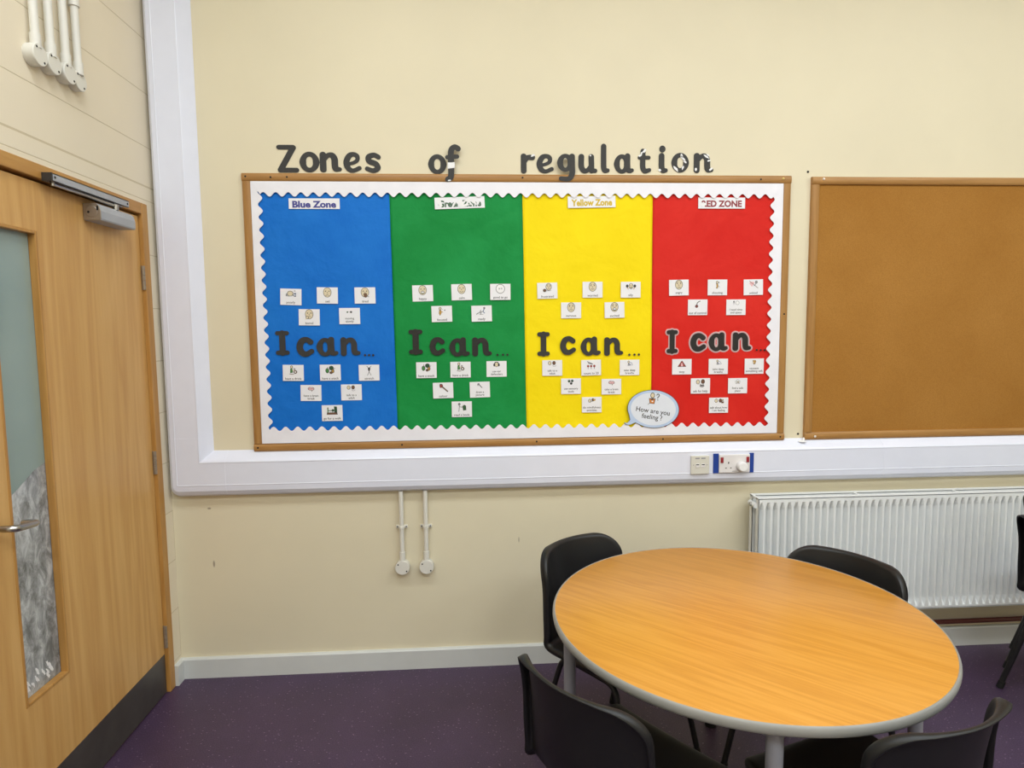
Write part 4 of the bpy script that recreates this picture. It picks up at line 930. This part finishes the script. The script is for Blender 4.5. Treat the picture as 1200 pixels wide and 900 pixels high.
# speech bubble
def bubble_poly(s=1.0, grow=0.0):
    pts = []
    rx, ry = 0.122 + grow, 0.0885 + grow; tl = math.radians(-6)
    for i in range(72):
        t = math.radians(228 + i * 5)
        d = math.degrees(t) % 360
        if 206 < d < 234: continue
        a, b = rx * math.cos(t), ry * math.sin(t)
        pts.append((a * math.cos(tl) - b * math.sin(tl), a * math.sin(tl) + b * math.cos(tl)))
    # tail towards the lower left
    tail = [(-0.110, -0.047), (-0.114, -0.055), (-0.125, -0.064), (-0.139 - grow, -0.061), (-0.128, -0.071 - grow), (-0.113, -0.073 - grow), (-0.096, -0.066 - grow), (-0.086, -0.062 - grow)]
    # the ellipse walk ends near 206 deg; append the tail after it
    return pts + tail
bb = thing('speech_bubble', (2.187, -0.0215, 1.2085), 'white speech bubble cut-out reading How are you feeling ? at the board bottom', 'speech bubble')
def bub(name, sc_, y0, y1, mt, grow=0.0):
    poly = [(a * sc_, b * sc_) for a, b in bubble_poly(1, grow)]
    return MB().prism(poly, y0, y1, 'XZ').build(name, mt, bb)
bub('card_outline', 1.0, -0.0006, 0.0006, INKM['k'])
bub('blue_rim', 0.980, -0.0009, -0.00065, M['bubblerim'])
nE = 60
MB().prism([(0.106 * math.cos(2 * PI * i / nE) * math.cos(-0.105) - 0.076 * math.sin(2 * PI * i / nE) * math.sin(-0.105), 0.106 * math.cos(2 * PI * i / nE) * math.sin(-0.105) + 0.076 * math.sin(2 * PI * i / nE) * math.cos(-0.105)) for i in range(nE)], -0.0012, -0.00095, 'XZ').build('bubble_face', M['bubble'], bb)
draw('pictogram', [('l', [(-0.5, -0.9), (-2.0, -2.4)], 0.3, 'e'), ('P', [(-1.6, 0.4), (1.3, 0.2), (0.8, -2.2), (-1.3, -1.9)], 'o'), ('p', [(-1.2, 0.2), (-0.2, -0.8), (0.9, 0.1), (-0.2, 0.2)], 'b'), ('e', -0.1, -1.0, 0.4, 0.35, 'w'), ('o', 0.0, 1.6, 1.0, 1.25, 's'),
                   ('l', [(1.8, 1.6), (2.1, 2.1), (2.7, 2.1), (3.0, 1.6), (2.8, 1.1), (2.3, 0.7), (2.3, 0.2)], 0.3, 'k'), ('e', 2.3, -0.5, 0.22, 0.22, 'k')], bb, -0.0013, -0.004, 0.047, 0.0105)
tx = put(text_mesh('lettering', 'How are you\nfeeling ?', 0.031, INKM['k'], 0.16, bold=0.0003, line=0.9), 'lettering', -0.004, -0.0014, -0.026, bb)
tx.rotation_euler = (0, math.radians(9), 0)

# ------------------------------------------------------------------ round table
TX, TY, TH, TR = 2.159, -1.027, 0.710, 0.5635
t = thing('round_table', (TX, TY, 0), 'round beech topped table with grey edging and grey tube legs', 'table')
MB().lathe([(0.0001, TH), (TR - 0.006, TH), (TR - 0.0035, TH - 0.0015), (TR - 0.0035, TH - 0.025), (0.0001, TH - 0.025)], seg=128).build('tabletop', M['table'], t, smooth=True)
er = 0.0145
MB().lathe([(TR - 0.0045, TH - 0.0008)] + [(TR - 0.0045 + 0.008 * math.cos(a), TH - 0.0135 + er * math.sin(a)) for a in [math.radians(x) for x in range(75, -91, -15)]] + [(TR - 0.0045, TH - 0.027)], seg=128).build('edge_band', M['greypvc'], t, smooth=True)
ap = MB(); rho = 0.515
for k in range(4):
    a = math.radians(76 + 90 * k); b = math.radians(166 + 90 * k)
    lx, ly = rho * math.cos(a), rho * math.sin(a)
    lg = MB().cyl((lx, ly, 0.012), (lx, ly, TH - 0.026), 0.0195, 28).build('leg', M['greysteel'], t, smooth=True)
    MB().cyl((lx, ly, 0.0), (lx, ly, 0.018), 0.0215, 24).build('foot_cap', M['rubber'], lg, smooth=True)
    p = Vector((lx, ly, TH - 0.045)); q2 = Vector((rho * math.cos(b), rho * math.sin(b), TH - 0.045))
    d = (q2 - p).normalized() * 0.016; nrm = Vector((-d.y, d.x, 0)).normalized() * 0.0125
    r_ = [p + d - nrm, p + d + nrm, q2 - d + nrm, q2 - d - nrm]
    rl = MB(); rl.add([tuple(v + Vector((0, 0, zz))) for zz in (-0.018, 0.0185) for v in r_], [(0, 3, 2, 1), (4, 5, 6, 7), (0, 1, 5, 4), (1, 2, 6, 5), (2, 3, 7, 6), (3, 0, 4, 7)])
    rl.build('rail', M['greysteel'], t)

# ------------------------------------------------------------------ moulded chairs
def make_shell():
    # (x, z, half width, wing forward, side lift, dish)
    bk = lambda z: -0.260 + (0.742 - z) * 0.169
    ctrl = [(0.196, 0.395, 0.165, 0, 0.000), (0.197, 0.412, 0.175, 0, 0.004), (0.182, 0.424, 0.185, 0, 0.008), (0.120, 0.424, 0.192, 0, 0.012), (0.0, 0.414, 0.198, 0, 0.016),
            (-0.105, 0.406, 0.200, 0.004, 0.018), (-0.166, 0.415, 0.201, 0.016, 0.014), (-0.196, 0.450, 0.201, 0.044, 0.006), (bk(0.52), 0.52, 0.201, 0.066, 0), (bk(0.60), 0.60, 0.201, 0.077, 0),
            (bk(0.655), 0.655, 0.201, 0.082, 0), (bk(0.698), 0.698, 0.201, 0.082, 0), (bk(0.725), 0.725, 0.201, 0.082, 0), (bk(0.742), 0.742, 0.201, 0.082, 0)]
    rows = [np.array(p) for p in curve_pts(ctrl, 4)]
    nu = 29; us = np.linspace(-1, 1, nu)
    ztop = rows[-1][1]; Rc = 0.071
    grid = []
    for r in rows:
        x, z, hw, wing, lift = r
        if z > ztop - Rc and x < -0.2:
            dd = Rc - (ztop - z); hw = hw - Rc + math.sqrt(max(0.0, Rc * Rc - dd * dd))
        row = []
        for u in us:
            yn = u * hw / 0.201
            row.append(Vector((x + wing * abs(yn) ** 2.06, u * hw, z + lift * abs(yn) ** 2.2)))
        grid.append(row)
    nr = len(grid)
    mb = MB()
    for row in grid: mb.v += [tuple(p) for p in row]
    for a in range(nr - 1):
        for b in range(nu - 1):
            mb.f.append((a * nu + b, a * nu + b + 1, (a + 1) * nu + b + 1, (a + 1) * nu + b)); mb.mi.append(0)
    # boundary loop (counter-clockwise seen from the sitter) and rolled rim
    idx = [(0, b) for b in range(nu)] + [(a, nu - 1) for a in range(1, nr)] + [(nr - 1, b) for b in range(nu - 2, -1, -1)] + [(a, 0) for a in range(nr - 2, 0, -1)]
    def normal(a, b):
        du = grid[a][min(b + 1, nu - 1)] - grid[a][max(b - 1, 0)]; dv = grid[min(a + 1, nr - 1)][b] - grid[max(a - 1, 0)][b]
        return du.cross(dv).normalized()
    L = len(idx); base = [a * nu + b for a, b in idx]; prev = base
    N_ = []; O_ = []
    for i, (a, b) in enumerate(idx):
        p0 = grid[idx[i - 1][0]][idx[i - 1][1]]; p1 = grid[idx[(i + 1) % L][0]][idx[(i + 1) % L][1]]
        tg = (p1 - p0).normalized(); nn = normal(a, b)
        if nn.dot(Vector((0.7, 0, 0.7))) < 0: nn = -nn
        ou = tg.cross(nn).normalized(); N_.append(nn); O_.append(ou)
    for i, (a, b) in enumerate(idx):      # up the back the rolled rim turns straight backwards
        k = min(1.0, max(0.0, (grid[a][b].z - 0.43) / 0.06))
        N_[i] = (N_[i] * (1 - k) + Vector((0.985, 0, 0.17)) * k).normalized()
    for _ in range(5):
        N_ = [(N_[i - 1] + N_[i] * 2 + N_[(i + 1) % L]).normalized() for i in range(L)]
        O_ = [(O_[i - 1] + O_[i] * 2 + O_[(i + 1) % L]).normalized() for i in range(L)]
    D_ = []
    for i, (a, b) in enumerate(idx):      # rim depth: deep on the sides of the back, shallow along its top and round the seat
        z = grid[a][b].z; side = min(1.0, abs(grid[a][b].y) / 0.16) ** 3
        D_.append(0.022 + (0.008 * min(1, max(0, (z - 0.44) / 0.08)) if z < 0.66 else 0.010 * (side * 1.8 - 0.8)))
    for _ in range(6): D_ = [(D_[i - 1] + D_[i] * 2 + D_[(i + 1) % L]) / 4 for i in range(L)]
    for (o_, n_) in ((0.0045, 0.05), (0.0085, 0.22), (0.0105, 0.5), (0.0115, 1.0)):
        ring = []
        for i, (a, b) in enumerate(idx):
            mb.v.append(tuple(grid[a][b] + O_[i] * o_ - N_[i] * (n_ * D_[i]))); ring.append(len(mb.v) - 1)
        for i in range(L):
            j = (i + 1) % L; mb.f.append((prev[i], prev[j], ring[j], ring[i])); mb.mi.append(0)
        prev = ring
    return mb
def side_frame(sgn):
    return fillet([(0.205, sgn * 0.210, 0.006), (0.135, sgn * 0.165, 0.381), (-0.125, sgn * 0.165, 0.379), (-0.222, sgn * 0.215, 0.006)], 0.05, 8)
def make_chair(label, group):
    c = thing('stacking_chair', (0, 0, 0), label, 'chair', group)
    sh = make_shell().build('seat_shell', M['blackplastic'], c, smooth=True)
    so = sh.modifiers.new('thickness', 'SOLIDIFY'); so.thickness = 0.004; so.offset = 0
    for sg in (-1, 1):
        lg = MB().tube(side_frame(sg), 0.0105, 14).build('leg_frame', M['blacksteel'], c, smooth=True)
        for (xf, yf, xt, yt) in ((0.205, 0.210, 0.135, 0.165), (-0.222, 0.215, -0.125, 0.165)):
            p = Vector((xf, sg * yf, 0.0)); d = (Vector((xt, sg * yt, 0.38)) - p).normalized()
            MB().cyl(p, p + d * 0.03, 0.0125, 16).build('foot_cap', M['rubber'], lg, smooth=True)
    for xb in (-0.085, 0.10):
        MB().tube([(xb, -0.165, 0.380), (xb, 0.165, 0.380)], 0.009, 12).build('cross_bar', M['blacksteel'], c, smooth=True)
    # moulded ribs under the seat that clip over the tubes
    for s_ in (-1, 1):
        MB().box(-0.14, 0.14, s_ * 0.12 - 0.004, s_ * 0.12 + 0.004, 0.380, 0.404).build('seat_rib', M['blackplastic'], c, bevel=0.001)
    return c
GC = 'black chairs round the table'
def place(c, at, ang, label=None, group=None, first=False):
    if first: c.location = (at[0], at[1], 0); c.rotation_euler = (0, 0, ang); return c
    return dup(c, (at[0], at[1], 0), ang, label, group)
R_ = math.radians
ch1 = make_chair('black plastic chair behind the table on the left, its seat facing the camera', GC)
place(ch1, (1.880, -0.655), R_(-54.6), first=True)
place(ch1, (2.516, -0.845), R_(213), 'black plastic chair between the table and the radiator, only its back showing', GC)
place(ch1, (1.752, -1.294), R_(36.6), 'black plastic chair in front of the table on the left, seen from behind', GC)
place(ch1, (2.314, -1.416), R_(108.4), 'black plastic chair in front of the table on the right, cut by the picture edge', GC)
GS = 'stacked chairs at the right edge'
SL = ['bottom black chair of the stack at the right edge', 'second black chair up in the stack at the right edge', 'top black chair of the stack at the right edge']
for k in range(3):
    q = dup(ch1, (3.872 + 0.024 * k, -0.60, 0.087 * k), R_(0), SL[k], GS); q.scale = (1.06, 1.06, 1.06)
